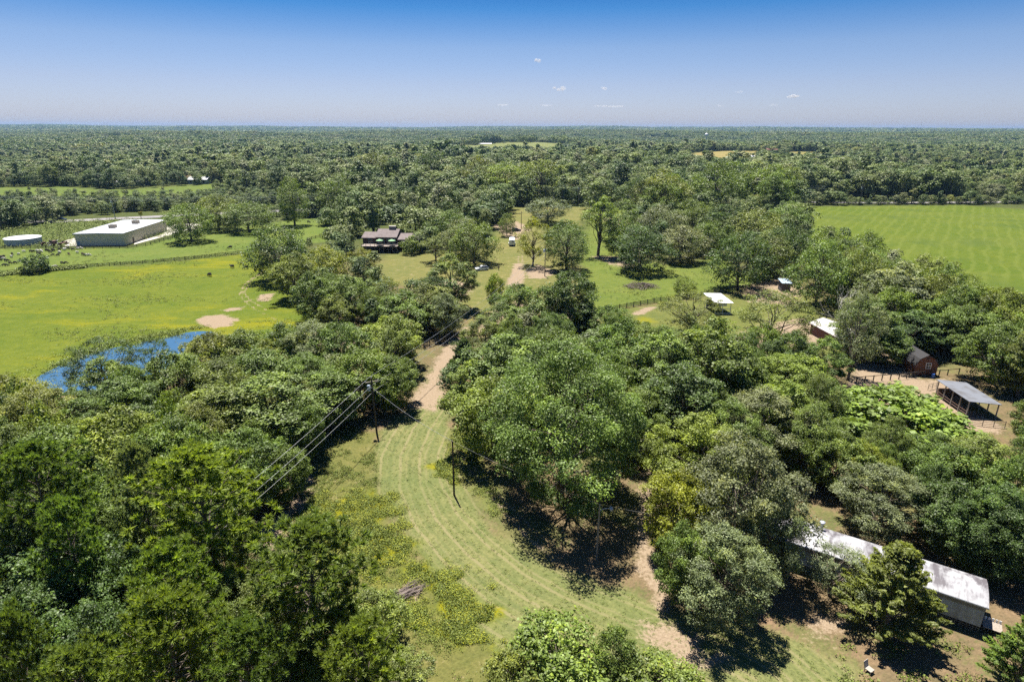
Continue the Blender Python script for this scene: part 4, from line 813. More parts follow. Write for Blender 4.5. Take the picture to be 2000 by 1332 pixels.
# ------------------------------------------------------------------ poles and wires
def pole(label, px, by, h, mat, group, arm=None, can=False, lamp=False, rad=.15, lean=(0, 0), seg=9):
    p = at(px, by); e = empty('utility_pole', p, 0, label, 'pole', group)
    MB().tube([(0, 0, -.3), (lean[0]*.5, lean[1]*.5, h*.5), (lean[0], lean[1], h)], [rad, rad*.88, rad*.72], seg).build('pole_shaft', mat, e, smooth=False)
    if arm:
        MB().box(-arm/2, arm/2, -.06, .06, h-.75, h-.63).build('crossarm', GREYPOLE, e, (lean[0], lean[1]+.17, 0), (0, 0, .5))
        ins = MB().tube([(0, 0, 0), (0, 0, .12), (0, 0, .24)], [.05, .08, .04], 8).mesh('insulator', WHITE)
        for k in (-.48, 0, .48): link('insulator', ins, e, (lean[0]+math.cos(.5)*arm*k, lean[1]+.17+math.sin(.5)*arm*k, h-.63 if k else h))
    if can:
        MB().tube([(0, 0, 0), (0, 0, .08), (0, 0, .95), (0, 0, 1.02)], [.24, .29, .29, .2], 12).build('transformer', BLUEGREY, e, (lean[0]-.45, lean[1]-.12, h-2.2))
        MB().box(-.3, 0, -.05, .05, 0, .1).build('bracket', GREYMETAL, e, (lean[0]-.05, lean[1]-.1, h-1.7))
    if lamp:
        MB().tube([(0, 0, 0), (.3, 0, .25), (.8, 0, .38), (1.25, 0, .36)], .045, 6).build('lamp_arm', GREYMETAL, e, (0, 0, h-.95))
        lh = MB().tube([(0, 0, .16), (0, 0, .1), (0, 0, -.05), (0, 0, -.2)], [.06, .15, .24, .2], 10).build('lamp_head', GREYMETAL, e, (1.35, 0, h-.55))
        MB().tube([(0, 0, -.2), (0, 0, -.3), (0, 0, -.36)], [.17, .15, .05], 10).build('lamp_bulb', WHITE, lh)
    return p+Vector((lean[0], lean[1], h))
PG = 'wooden utility poles'
tA = pole('dark wooden pole with grey transformer left of the mown strip', 736, 845, 9.8, WOODPOLE, PG, 2.2, True, rad=.17, lean=(-.25, 0))
tB = pole('bare dark pole standing on the grass right of the mown strip', 887, 967, 8.4, WOODPOLE, PG, rad=.14)
tC = pole('pole with a curved lamp arm in the shade of the huge tree', 1165, 1092, 7.6, GREYPOLE, PG, lamp=True, rad=.13)
tD = pole('wooden pole with small transformer beside the sandy drive', 1064, 540, 10.5, GREYPOLE, PG, None, True, rad=.17)
tE = pole('thin dark pole beside the fire pit behind the horse trailer', 1018, 447, 8.5, WOODPOLE, PG, 2.4, False, rad=.17)
tF = pole('short dark post between the drive and the dark oak', 1058, 625, 4.2, WOODPOLE, PG, rad=.13)
tG = pole('pale roadside pole with grey transformer cans behind the warehouse', 226, 430, 11.5, PALEBARK, PG, 2.6, True, rad=.22)
tH = pole('dark pole on the road edge at the far corner of the hay field', 1678, 402, 13, WOODPOLE, PG, 2.4, True, rad=.25)
tI = pole('roadside pole among trees behind the central pasture', 1130, 403, 13, GREYPOLE, PG, 2.4, True, rad=.25)
tJ = pole('thin leaning pole in the pale strip beyond the highway', 417, 377, 11, WOODPOLE, PG, rad=.28)
def wire(label, a, b, sag, r=.022, n=14, group='overhead wires'):
    a, b = Vector(a), Vector(b); pts = []
    for i in range(n+1):
        t = i/n; q = a.lerp(b, t); q.z -= 4*sag*t*(1-t); pts.append(q)
    mb = MB(); mb.tube([q-pts[0] for q in pts], r, 4); o = mb.build('wire', WIRE, None, pts[0]); return tag(o, label, 'wire', group)
def bendz(px, py, z): return at(px, py, z)
left_end = [bendz(430, 985, 9.3), bendz(445, 1000, 9.0), bendz(455, 1010, 8.0)]
WL = ['upper wire running from the transformer pole down to the pines', 'middle wire running from the transformer pole down to the pines', 'lowest wire running from the transformer pole down to the pines']
WR = ['upper wire running from the transformer pole up the drive', 'middle wire running from the transformer pole up the drive', 'lowest wire running from the transformer pole up the drive']
ends = [tD+Vector((-.6, -.2, -.1)), tD+Vector((.2, 0, -1.5)), tD+Vector((.5, 0, -2.6))]
for i in range(3):
    s_ = tA+Vector((-.15+.15*i, .2, (0.25, -1.3, -2.4)[i]))
    wire(WL[i], s_, left_end[i]+(left_end[i]-s_)*.25, .5, .021); wire(WR[i], s_, ends[i], 2.2, .021)
wire('sagging service wire between transformer pole and bare pole', tA+Vector((0, 0, -1.6)), tB, .55, .02)
wire('service wire from the bare pole into the huge tree', tB, tC, .5, .014)
wire('wire from the street light pole towards the mobile home', tC, Vector((31, 60.5, 4)), .5, .011)
for i, z in enumerate((0, -.8, -1.8)):
    wire(('top', 'second', 'third')[i]+' roadside wire passing behind the warehouse on the highway', tG+Vector((-75, 8, z)), tG+Vector((118, 18, z)), .8, .06)
    wire(('top', 'second', 'third')[i]+' roadside wire behind the central pasture', tI+Vector((-70, -2, z)), tI+Vector((160, 4, z)), 1.5, .06)
# ------------------------------------------------------------------ fences
def fence(label, line, h=1.35, rails=(.35, .75, 1.15), step=2.6, mat=FENCEWOOD, pr=.075, rh=.07, name='rail_fence', group='pasture fences', rail='rail'):
    pts = [at(x, y) for x, y in line]; L0 = pts[0]; e = empty(name, L0, 0, label, 'fence', group)
    post = MB().box(-pr, pr, -pr, pr, -.2, h).mesh('post', mat); rl = MB().box(0, 1, -.022, .022, -rh, rh).mesh('rail', mat)
    for a, b in zip(pts[:-1], pts[1:]):
        n = max(1, round((b-a).length/step)); ang = math.atan2(b.y-a.y, b.x-a.x)
        for i in range(n):
            p, q = a.lerp(b, i/n)-L0, a.lerp(b, (i+1)/n)-L0; nv = Vector((math.sin(ang), -math.cos(ang), 0))*(pr+.03)
            link('post', post, e, p, (0, 0, ang))
            for z in rails: link(rail, rl, e, p+nv+Vector((0, 0, z)), (0, 0, ang), ((q-p).length-.02, 1, 1))
    link('post', post, e, pts[-1]-L0)
    return e
fence('long dark rail fence between sheep pasture and yellow meadow', [(-40, 540), (95, 527.5), (170, 522.5), (300, 514.5), (400, 504), (500, 492.5), (512, 490)], step=3.6)
fence('dark rail fence running along the front of the warehouse', [(-40, 486), (60, 486), (150, 486.5), (250, 485), (285, 481), (345, 463.5)], step=3.2)
fence('short rail fence in the pasture left of the house', [(600, 470), (625, 464), (650, 459)], step=3)
fence('dark four rail fence along the lower edge of the central pasture', [(1150, 615), (1210, 604), (1290, 589.5), (1335, 584), (1380, 577)], rails=(.3, .62, .94, 1.26), h=1.5)
fence('dark rail fence running behind the white carport to the small shed', [(1382, 576.5), (1430, 569), (1480, 562), (1526, 556)], rails=(.3, .62, .94, 1.26), h=1.5)
fence('dark plank gate fence across the drive', [(828, 682), (862, 669), (884, 661), (908, 655)], rails=(.3, .62, .94, 1.26), h=1.5, step=2.2)
fence('rail pen between the trees left of the drive', [(655, 640), (690, 652), (712, 664), (722, 650)], rails=(.3, .62, .94, 1.26), h=1.5, step=2.2)
fence('short rail fence left of the dead tree', [(1560, 634), (1600, 627), (1640, 622)], rails=(.4, .8, 1.2))
fence('post and top rail fence of the sandy pen', [(1672, 748), (1705, 745), (1755, 741), (1800, 736.5), (1850, 733), (1872, 731)], rails=(1.28,), h=1.35, step=2.25, rh=.06, pr=.07)
fence('low pipe fence panel in front of the pole barn', [(1880, 826), (1918, 832), (1962, 836)], rails=(.25, .55, .85, 1.15), h=1.25, step=1.9, pr=.035, rh=.025, name='pipe_fence')
fence('low pipe gate in the sandy pen behind the leafy tree', [(1812, 762), (1828, 758)], rails=(.5, .85, 1.2), h=1.3, step=1.3, pr=.03, rh=.02, name='pipe_fence')
# ------------------------------------------------------------------ mobile home
def stained(name, c, dark, axis_scale, lo=.46, hi=.66):
    m, nt, b, out = nodes(name); v = objco(nt); mp = nt.nodes.new('ShaderNodeMapping'); mp.inputs['Scale'].default_value = axis_scale; nt.links.new(v, mp.inputs[0])
    n = noise_node(nt, 1.0, 8, .66, mp.outputs[0], .4); n2 = noise_node(nt, .45, 3, .5, v)
    f = math_n(nt, 'ADD', math_n(nt, 'MULTIPLY', n.outputs['Fac'], .55), math_n(nt, 'MULTIPLY', n2.outputs['Fac'], .5))
    nt.links.new(ramp(nt, f, [(lo, c), (hi, dark)]), b.inputs['Base Color']); b.inputs['Roughness'].default_value = .6; return m
MHROOF = stained('stained_roof', (.33, .33, .345), (.10, .09, .10), (1.6, .35, 1), .47, .60); MHWALL = stained('stained_siding', (.36, .42, .48), (.15, .16, .15), (.8, .4, .3), .48, .68)
SKIRT = plain('skirting', (.16, .16, .13), .9, .4, 3)
ang = math.atan2(MHD.y, MHD.x); mh = empty('mobile_home', MH0, ang, 'long white mobile home with a stained metal roof behind the dark cedar', 'mobile home')
Lh, Wh = 22.0, 4.7                                         # x: along, y: across (away from the viewer = -y of this frame)
sgn = -1
def yy(a): return sgn*a
MB().box(0, Lh, min(yy(.02), yy(Wh-.02)), max(yy(.02), yy(Wh-.02)), .85, 3.3).build('wall', MHWALL, mh)
prof = [(yy(-.14), 3.30), (yy(Wh+.14), 3.30), (yy(Wh+.14), 3.42), (yy(Wh*.80), 3.66), (yy(Wh*.62), 3.74), (yy(Wh*.38), 3.74), (yy(Wh*.15), 3.62), (yy(-.14), 3.42)]
MB().prism(prof, 'x', -.18, Lh+.18).build('roof', MHROOF, mh)
MB().box(-.2, Lh+.2, min(yy(-.16), yy(-.2)), max(yy(-.16), yy(-.2)), 3.24, 3.4).build('gutter', GREYMETAL, mh)
MB().box(-.02, Lh, min(yy(-.03), yy(0)), max(yy(-.03), yy(0)), 2.75, 3.22).build('fascia_band', plain('dirty_band', (.27, .26, .22), .8, .4, 1.5), mh)
sk = MB()
for i in range(44):
    sk.box(i*.5+.03, i*.5+.08, min(yy(.06), yy(.09)), max(yy(.06), yy(.09)), 0, .85)
for z in (.05, .3, .55, .8): sk.box(0, Lh, min(yy(.09), yy(.11)), max(yy(.09), yy(.11)), z-.03, z+.03)
o = sk.build('skirting', SKIRT, mh)
MB().box(.15, Lh-.1, min(yy(.3), yy(Wh-.1)), max(yy(.3), yy(Wh-.1)), 0, .84).build('underside', DARK, mh)
for k in range(5):
    f = MB().box(-.05, 1.1, -.02, .02, -.05, 1.05).build('window', WHITE, mh, (3.5+k*3.7, yy(-.02), 1.65)); MB().box(.03, 1.02, -.045, -.021 if False else .041, .03, .97).build('pane', GLASS, f, (0, yy(-.0), 0))
rp_ = 15.6; MB().tube([(0, 0, 0), (0, 0, .95)], .16, 10).build('vent_pipe', GREYMETAL, mh, (rp_, yy(Wh*.86), 3.55)); MB().tube([(0, 0, 0), (0, 0, .14), (0, 0, .22)], [.3, .3, .1], 12).build('vent_cap', GREYMETAL, mh, (rp_, yy(Wh*.86), 4.5))
MB().box(-.06, 0, min(yy(1.8), yy(2.8)), max(yy(1.8), yy(2.8)), .95, 2.95).build('door', plain('door_paint', (.4, .42, .44), .6, .2, 3), mh)
pb = empty('porch_steps', MH0+MHW*1.5-MHD*.3, ang, 'white boarded porch steps at the right end of the mobile home', 'steps')
for i in range(5): MB().box(-1.55+i*.3, -1.35+i*.3, -.55, -.5, 0, .95).build('plank', WHITE, pb)
MB().box(-1.6, 0, -.5, .9, .55, .62).build('landing', GREYPOLE, pb); MB().box(-1.6, -1.5, -.48, .88, .1, .55).build('riser', GREYPOLE, pb)
# ------------------------------------------------------------------ brown gambrel shed
def siding(name, c, step=2.5, ax='X'):
    m, nt, b, out = nodes(name); v = objco(nt); w = nt.nodes.new('ShaderNodeTexWave'); w.bands_direction = ax; w.inputs['Scale'].default_value = step; nt.links.new(v, w.inputs[0])
    n = noise_node(nt, 1.5, 5, .6, v); c2 = tuple(x*.72 for x in c)
    nt.links.new(mix(nt, maprange(nt, w.outputs['Fac'], .0, .18, .6, 0), ramp(nt, n.outputs['Fac'], [(.3, c2), (.7, c)]), tuple(x*.35 for x in c)), b.inputs['Base Color']); b.inputs['Roughness'].default_value = .85
    return m
BROWN = siding('brown_siding', (.20, .092, .052)); SHING = plain('dark_shingle', (.035, .034, .036), .9, .4, 4)
p = at(1784, 733); sh = empty('garden_shed', p, R_(-2), 'brown gambrel roofed shed with one white window by the sandy pen', 'shed')
W_, D_ = 4.5, 7.0; g = [(0, 0), (W_, 0), (W_, 2.2), (W_-.75, 3.5), (W_/2, 4.3), (.75, 3.5), (0, 2.2)]
MB().prism(g, 'y', 0, D_).build('wall', BROWN, sh)
ro = [(-.12, 2.12), (.68, 3.56), (W_/2, 4.42), (W_-.68, 3.56), (W_+.12, 2.12), (W_+.2, 2.2), (W_-.62, 3.66), (W_/2, 4.54), (.62, 3.66), (-.2, 2.2)]
MB().prism(ro, 'y', -.12, D_+.12).build('roof', SHING, sh)
wf = MB().box(0, 1.15, -.05, -.003, 0, .1).box(0, 1.15, -.05, -.003, 1.2, 1.3).box(0, .1, -.05, -.003, .1, 1.2).box(1.05, 1.15, -.05, -.003, .1, 1.2).box(.54, .61, -.045, -.003, .1, 1.2).box(.1, 1.05, -.04, -.003, .6, .68).build('window', WHITE, sh, (2.0, 0, 1.5))
MB().box(.1, 1.05, -.02, -.004, .1, 1.2).build('pane', GLASS, wf)
MB().box(-.25, .25, -.04, -.002, 0, .4).build('gable_vent', DARK, sh, (W_/2, 0, 3.55))
# pole barn
BARNROOF = stained('grey_roof', (.15, .16, .185), (.09, .085, .085), (.6, .6, 1), .5, .7)
A = Vector((80.9, 107.5, 0)); e = empty('pole_barn', A, math.atan2(99.1-107.5, 80.3-80.9)+math.pi/2, 'open pole barn with a grey metal roof right of the sandy pen', 'barn')
bl, bw = 9.2, 5.0
MB().poly([(-.3, .5, 3.05), (bw+.3, .5, 2.6), (bw+.3, -bl-.3, 2.6), (-.3, -bl-.3, 3.05), (-.3, .5, 3.13), (bw+.3, .5, 2.68), (bw+.3, -bl-.3, 2.68), (-.3, -bl-.3, 3.13)], [(0, 1, 2, 3), (7, 6, 5, 4), (0, 4, 5, 1), (1, 5, 6, 2), (2, 6, 7, 3), (3, 7, 4, 0)]).build('roof', BARNROOF, e)
pm = MB().box(-.08, .08, -.08, .08, -.1, 3.0).mesh('post', plain('grey_post', (.3, .28, .26), .9, .3, 3)); pm2 = MB().box(-.08, .08, -.08, .08, -.1, 2.58).mesh('post', pm.materials[0])
for i in range(5): link('post', pm, e, (0, -i*bl/4, 0)); link('post', pm2, e, (bw, -i*bl/4, 0))
for i in range(4):
    for z in (.5, 1.0): MB().box(-.03, .03, -bl/4+.08, -.08, z-.08, z+.08).build('rail', plain('reddish_rail', (.16, .10, .075), .9, .3, 3) if i+z < .6 else bpy.data.materials['reddish_rail'], e, (0, -i*bl/4, 0))
MB().box(.3, bw-.1, -.2, .2, 0, 1.5).build('darkening_panel', plain('brown_panel', (.13, .08, .055), .9, .35, 2), e)  # panel added to darken the space under the barn roof
for (q, lab) in (((1757, 757), 'grey upright feed barrel on the sand of the pen'),):
    b_ = MB().tube([(0, 0, 0), (0, 0, .1), (0, 0, .45), (0, 0, .8), (0, 0, .9)], [.27, .3, .31, .3, .27], 14).build('barrel', plain('barrel_grey', (.12, .10, .10), .6, .3, 3), None, at(*q)); tag(b_, lab, 'barrel')
b_ = MB().tube([(0, 0, 0), (0, 0, .1), (0, 0, .5), (0, 0, .9)], [.28, .31, .31, .29], 14).build('barrel', plain('barrel_blue', (.02, .12, .45), .5, .2, 3), None, at(1821, 738)); tag(b_, 'blue plastic barrel at the fence in front of the brown shed', 'barrel')
# partly hidden metal roofed barn
p = at(1690, 690); e = empty('stable', p, R_(6), 'reddish stable with a rusty white metal roof behind the dead tree', 'barn')
MB().box(-4.5, 1.9, 0, 15, 0, 2.6).build('wall', siding('red_siding', (.14, .06, .045), 2), e)
MB().prism([(-4.9, 2.55), (-1.3, 3.7), (2.3, 2.55), (2.3, 2.65), (-1.3, 3.82), (-4.9, 2.65)], 'y', -.5, 15.5).build('roof', stained('rusty_roof', (.42, .40, .39), (.2, .15, .12), (.5, .3, 1), .52, .75), e)
MB().box(-.7, .6, -.04, -.002, 0, 2.1).build('doorway', DARK, e)
# carport
p = at(1396, 613); e = empty('loafing_shed', p, R_(-2), 'small shelter with a bright white sloping roof beside the pasture fence', 'shelter')
MB().poly([(-.4, -.5, 3.15), (4.6, -.5, 3.15), (3.2, 7, 3.9), (-1.7, 7, 3.9), (-.4, -.5, 3.25), (4.6, -.5, 3.25), (3.2, 7, 4.0), (-1.7, 7, 4.0)], [(3, 2, 1, 0), (4, 5, 6, 7), (0, 1, 5, 4), (1, 2, 6, 5), (2, 3, 7, 6), (3, 0, 4, 7)]).build('roof', plain('bright_roof', (.72, .72, .74), .4, .06, 1), e)
pm = MB().box(-.08, .08, -.08, .08, -.1, 3.14).mesh('post', WHITE)
for x in (0, 1.95, 4.1): link('post', pm, e, (x, 0, 0)); link('post', pm, e, (x-.9, 5.8, 0))
MB().box(0, 4.1, -.06, -.01, 1.3, 1.45).build('rail', WHITE, e); MB().box(-.1, 3.0, -.03, .03, 2.2, 3.1).build('front_panel', GREYMETAL, e)
MB().box(-.9, 3.2, 5.75, 5.82, 0, 3.6).build('back_wall', plain('dark_boards', (.06, .05, .045), .9, .3, 2), e)
MB().box(.1, 4.3, -.6, -.2, 0, .35).build('feed_trough', GREYMETAL, e)
p = at(1526, 570); e = empty('tool_shed', p, R_(-4), 'small dark shed with a pale blue metal roof at the fence end', 'shed')
MB().box(0, 2.6, 0, 3.4, 0, 2.7).build('wall', plain('grey_boards', (.10, .095, .10), .9, .3, 2), e)
MB().poly([(-.3, -.4, 2.72), (2.9, -.4, 2.72), (2.9, 3.8, 3.3), (-.3, 3.8, 3.3), (-.3, -.4, 2.8), (2.9, -.4, 2.8), (2.9, 3.8, 3.38), (-.3, 3.8, 3.38)], [(3, 2, 1, 0), (4, 5, 6, 7), (0, 1, 5, 4), (1, 2, 6, 5), (2, 3, 7, 6), (3, 0, 4, 7)]).build('roof', plain('blue_roof', (.36, .45, .58), .4, .2, 1), e)
# ------------------------------------------------------------------ the house
p = at(733, 492.5); hs_ = empty('timber_house', p, R_(-3), 'dark brown timber house with a raised deck and grey shingle roofs', 'house')
HW = siding('dark_siding', (.062, .038, .027), 1.5); HR = plain('roof_shingle', (.19, .155, .15), .95, .35, .9); TRIM = plain('teal_trim', (.14, .26, .32), .6, .2, 2); DECK = plain('deck_boards', (.30, .25, .22), .9, .3, 2)
MB().box(0, 8.6, 2.6, 10, 0, 5.6).build('wall', HW, hs_)
main_roof = MB().poly([(-.4, 1.9, 5.55), (8.7, 1.9, 5.55), (8.7, 8.5, 8.0), (-.4, 8.5, 8.0), (-.4, 1.9, 5.7), (8.7, 1.9, 5.7), (8.7, 8.5, 8.15), (-.4, 8.5, 8.15), (8.7, 12.0, 6.4), (-.4, 12, 6.4), (8.7, 12.0, 6.55), (-.4, 12, 6.55)],
    [(0, 3, 2, 1), (4, 5, 6, 7), (0, 1, 5, 4), (1, 2, 6, 5), (3, 0, 4, 7), (7, 6, 10, 11), (3, 9, 8, 2), (2, 8, 10, 6), (9, 3, 7, 11), (8, 9, 11, 10)]).build('roof', HR, hs_)
ch = MB().box(4.2, 6.9, 8.0, 9.2, 7.4, 9.1).build('chimney', plain('chimney_stone', (.26, .23, .22), .9, .3, 2), main_roof); MB().box(4.1, 7.0, 7.9, 9.3, 9.1, 9.3).build('chimney_cap', CONC, main_roof)
MB().prism([(2.62, 5.6), (9.9, 5.6), (8.5, 7.95)], 'x', 0.02, 8.56).build('gable', HW, hs_)
MB().box(8.62, 13.5, 2.9, 9.5, 0, 4.6).build('side_wing', HW, hs_)
MB().poly([(8.75, 2.2, 4.65), (14, 2.2, 4.65), (14, 8.5, 6.3), (8.75, 8.5, 6.3), (8.75, 2.2, 4.8), (14, 2.2, 4.8), (14, 8.5, 6.45), (8.75, 8.5, 6.45)], [(3, 2, 1, 0), (4, 5, 6, 7), (0, 1, 5, 4), (1, 2, 6, 5), (2, 3, 7, 6), (3, 0, 4, 7)]).build('wing_roof', HR, hs_)
MB().box(13.52, 19, 5, 11, 0, 4.2).build('rear_wing', HW, hs_); MB().poly([(13.5, 4.6, 4.25), (19.4, 4.6, 4.25), (19.4, 11.4, 5.3), (13.5, 11.4, 5.3), (13.5, 4.6, 4.35), (19.4, 4.6, 4.35), (19.4, 11.4, 5.4), (13.5, 11.4, 5.4)], [(3, 2, 1, 0), (4, 5, 6, 7), (0, 1, 5, 4), (1, 2, 6, 5), (2, 3, 7, 6), (3, 0, 4, 7)]).build('rear_roof', plain('dark_roof', (.06, .05, .05), .9, .3, 2), hs_)
MB().box(-6, -.02, 4, 10, 0, 5.0).build('left_wing', HW, hs_); MB().poly([(-6.4, 3.4, 5.02), (-.05, 3.4, 5.02), (-.05, 9, 6.6), (-6.4, 9, 6.6), (-6.4, 3.4, 5.15), (-.05, 3.4, 5.15), (-.05, 9, 6.75), (-6.4, 9, 6.75)], [(3, 2, 1, 0), (4, 5, 6, 7), (0, 1, 5, 4), (1, 2, 6, 5), (2, 3, 7, 6), (3, 0, 4, 7)]).build('left_roof', HR, hs_)
dk = MB().box(-5, 9.6, -2.2, 2.58, 2.55, 2.8).build('deck', DECK, hs_)
rm = MB().box(-5, 9.6, -2.2, -2.1, 3.62, 3.74).box(-5, 9.6, -2.19, -2.11, 3.2, 3.28).box(9.5, 9.6, -2.1, 2.5, 3.62, 3.74).build('deck_rail', DECK, hs_)
pm = MB().box(-.07, .07, -.07, .07, 0, 3.62).mesh('deck_post', DECK)
for x in np.linspace(-4.9, 9.5, 9): link('deck_post', pm, hs_, (x, -2.0, 0))
for x, w_, z0, z1 in ((.8, 2.6, 2.85, 5.0), (4.3, 1.6, 2.85, 5.0), (6.6, 1.3, 2.85, 5.0), (10.0, 1.6, 2.9, 4.3), (-3.8, 1.8, 2.9, 4.6)):
    y0 = 2.55 if x < 8.6 and x > 0 else 2.85 if x > 0 else 3.95
    f = MB().box(0, w_, -.06, 0, 0, .14).box(0, w_, -.06, 0, z1-z0-.14, z1-z0).box(0, .14, -.06, 0, .14, z1-z0-.14).box(w_-.14, w_, -.06, 0, .14, z1-z0-.14).build('window', TRIM, hs_, (x, y0, z0)); MB().box(.14, w_-.14, -.03, .03, .14, z1-z0-.14).build('pane', GLASS, f)
UMB = plain('green_canvas', (.22, .38, .20), .8, .15, 3)
def umbrella(x, y, lab):
    q = hs_.matrix_basis @ Vector((x, y, 2.8)); u = empty('patio_umbrella', q, 0, lab, 'umbrella', 'green patio umbrellas on the house deck')
    MB().tube([(0, 0, 0), (0, 0, 2.6)], .03, 6).build('pole_shaft', GREYMETAL, u)
    m = MB(); n = 8; R1 = 1.5; m.poly([(0, 0, 2.65)]+[(R1*math.cos(6.283*i/n), R1*math.sin(6.283*i/n), 2.05) for i in range(n)]+[(0, 0, 2.6)]+[(R1*math.cos(6.283*i/n), R1*math.sin(6.283*i/n), 1.98) for i in range(n)],
        [(0, 1+i, 1+(i+1) % n) for i in range(n)]+[(9, 10+(i+1) % n, 10+i) for i in range(n)]+[(1+i, 10+i, 10+(i+1) % n, 1+(i+1) % n) for i in range(n)]); m.build('canopy', UMB, u)
    MB().tube([(0, 0, .68), (0, 0, .74)], .6, 12).build('table_top', GREYMETAL, u)
from mathutils import Euler
hs_.matrix_basis = Matrix.Translation(hs_.location) @ Euler(hs_.rotation_euler).to_matrix().to_4x4()
umbrella(2.2, -.6, 'green patio umbrella on the left of the house deck'); umbrella(7.2, -.6, 'green patio umbrella on the right of the house deck')
# ------------------------------------------------------------------ vehicles
def car(label, px, by, rz, paint, cat='car', name='parked_car', group=None):
    e = empty(name, at(px, by), rz, label, cat, group); L_, Wd = 4.7, 1.85
    body = [(-2.35, .42), (-2.3, .30), (2.25, .28), (2.34, .45), (2.32, .72), (2.2, .86), (1.1, 1.0), (-2.28, 1.02), (-2.36, .85)]
    cab = [(1.15, 1.0), (.35, 1.58), (-.3, 1.68), (-1.75, 1.64), (-2.2, 1.02)]
    MB().prism(body, 'y', -Wd/2, Wd/2).build('body', paint, e)
    mb = MB(); n = len(cab); i_ = [.02, .17, .19, .17, .04]
    mb.poly([(x, -Wd/2+i_[k], z) for k, (x, z) in enumerate(cab)]+[(x, Wd/2-i_[k], z) for k, (x, z) in enumerate(cab)], [tuple(range(n)), tuple(reversed(range(n, 2*n)))]+[(k, n+k, n+(k+1) % n, (k+1) % n) for k in range(n)]).build('cabin', paint, e)
    for s in (-1, 1):
        for x0, x1, x2, x3 in ((.62, .18, -.5, -.5), (-.6, -.6, -1.7, -1.95)):
            y0, y1 = s*(Wd/2-.028), s*(Wd/2-.15)
            MB().poly([(x0, y0, 1.06), (x1, y1, 1.54), (x2, y1-.0*s, 1.56), (x3, y0, 1.08), (x0, y0-.03*s, 1.06), (x1, y1-.04*s, 1.54), (x2, y1-.04*s, 1.56), (x3, y0-.03*s, 1.08)], [(0, 1, 2, 3), (7, 6, 5, 4), (0, 4, 5, 1), (1, 5, 6, 2), (2, 6, 7, 3), (3, 7, 4, 0)]).build('side_window', GLASS, e)
        MB().box(2.2, 2.345, s*.62-.2, s*.62+.2, .62, .78).build('headlight', GLASS, e); MB().box(-2.375, -2.25, s*.72-.14, s*.72+.14, .75, 1.0).build('tail_light', plain('red_lens', (.3, .02, .02), .3, .1, 2) if 'red_lens' not in bpy.data.materials else bpy.data.materials['red_lens'], e)
        for x in (-1.45, 1.42):
            w = MB().tube([(0, -.11, 0), (0, -.1, 0), (0, .1, 0), (0, .11, 0)], [.3, .345, .345, .3], 16).build('wheel', DARK, e, (x, s*(Wd/2-.10), .345)); MB().tube([(0, s*.10, 0), (0, s*.118, 0)], .2, 12).build('rim', GREYMETAL, w)
    MB().poly([(1.08, -.78, 1.08), (1.08, .78, 1.08), (.40, .66, 1.56), (.40, -.66, 1.56), (1.12, -.78, 1.08), (1.12, .78, 1.08), (.45, .66, 1.56), (.45, -.66, 1.56)], [(3, 2, 1, 0), (4, 5, 6, 7), (0, 1, 5, 4), (1, 2, 6, 5), (2, 3, 7, 6), (3, 0, 4, 7)]).build('windscreen', GLASS, e)
    MB().box(-1.7, -.2, -.55, .55, 1.665, 1.70).build('sunroof', GLASS, e)
    return e
car('white sport utility car parked under an oak by the sandy drive', 941, 528, R_(200), plain('car_white', (.70, .72, .76), .25, .05, 1))
car('dark blue truck driving on the highway left of the warehouse', 121, 431, R_(5), plain('truck_blue', (.03, .05, .10), .3, .2, 1), 'truck', 'pickup_truck')
car('dark low utility cart parked beside the fire pit', 1008, 452, R_(20), plain('cart_dark', (.05, .05, .055), .5, .3, 1), 'cart', 'utility_cart')
p = at(999.5, 481.5); e = empty('horse_trailer', p, R_(-1), 'white horse trailer parked on the grass beside the drive', 'trailer')
TW = plain('trailer_white', (.70, .72, .75), .4, .06, 1)
MB().prism([(-1.2, .55), (1.2, .55), (1.2, 2.35), (1.05, 2.6), (.6, 2.72), (-.6, 2.72), (-1.05, 2.6), (-1.2, 2.35)], 'y', 0, 7.5).build('body', TW, e)
for s in (-1, 1): MB().box(s*.6-.55, s*.6+.55, -.05, -.003, .7, 2.35).build('rear_door', TW, e)
f = MB().box(-.3, .3, -.08, -.052, 0, .5).build('window', GLASS, e, (.55, 0, 1.7))
for s in (-1, 1):
    MB().box(min(s*1.2, s*1.45), max(s*1.2, s*1.45), 2.6, 5.0, .78, .9).build('fender', TW, e)
    for y in (3.2, 4.3): w = MB().tube([(-.1, 0, 0), (.1, 0, 0)], .36, 14).build('wheel', DARK, e, (s*1.32, y, .36)); MB().tube([(s*.1, 0, 0), (s*.12, 0, 0)], .2, 10).build('rim', GREYMETAL, w)
MB().box(-.08, .08, 7.5, 9.2, .5, .62).build('tow_bar', GREYMETAL, e); MB().box(-1.2, 1.2, .2, 7.3, .45, .55).build('chassis', DARK, e)
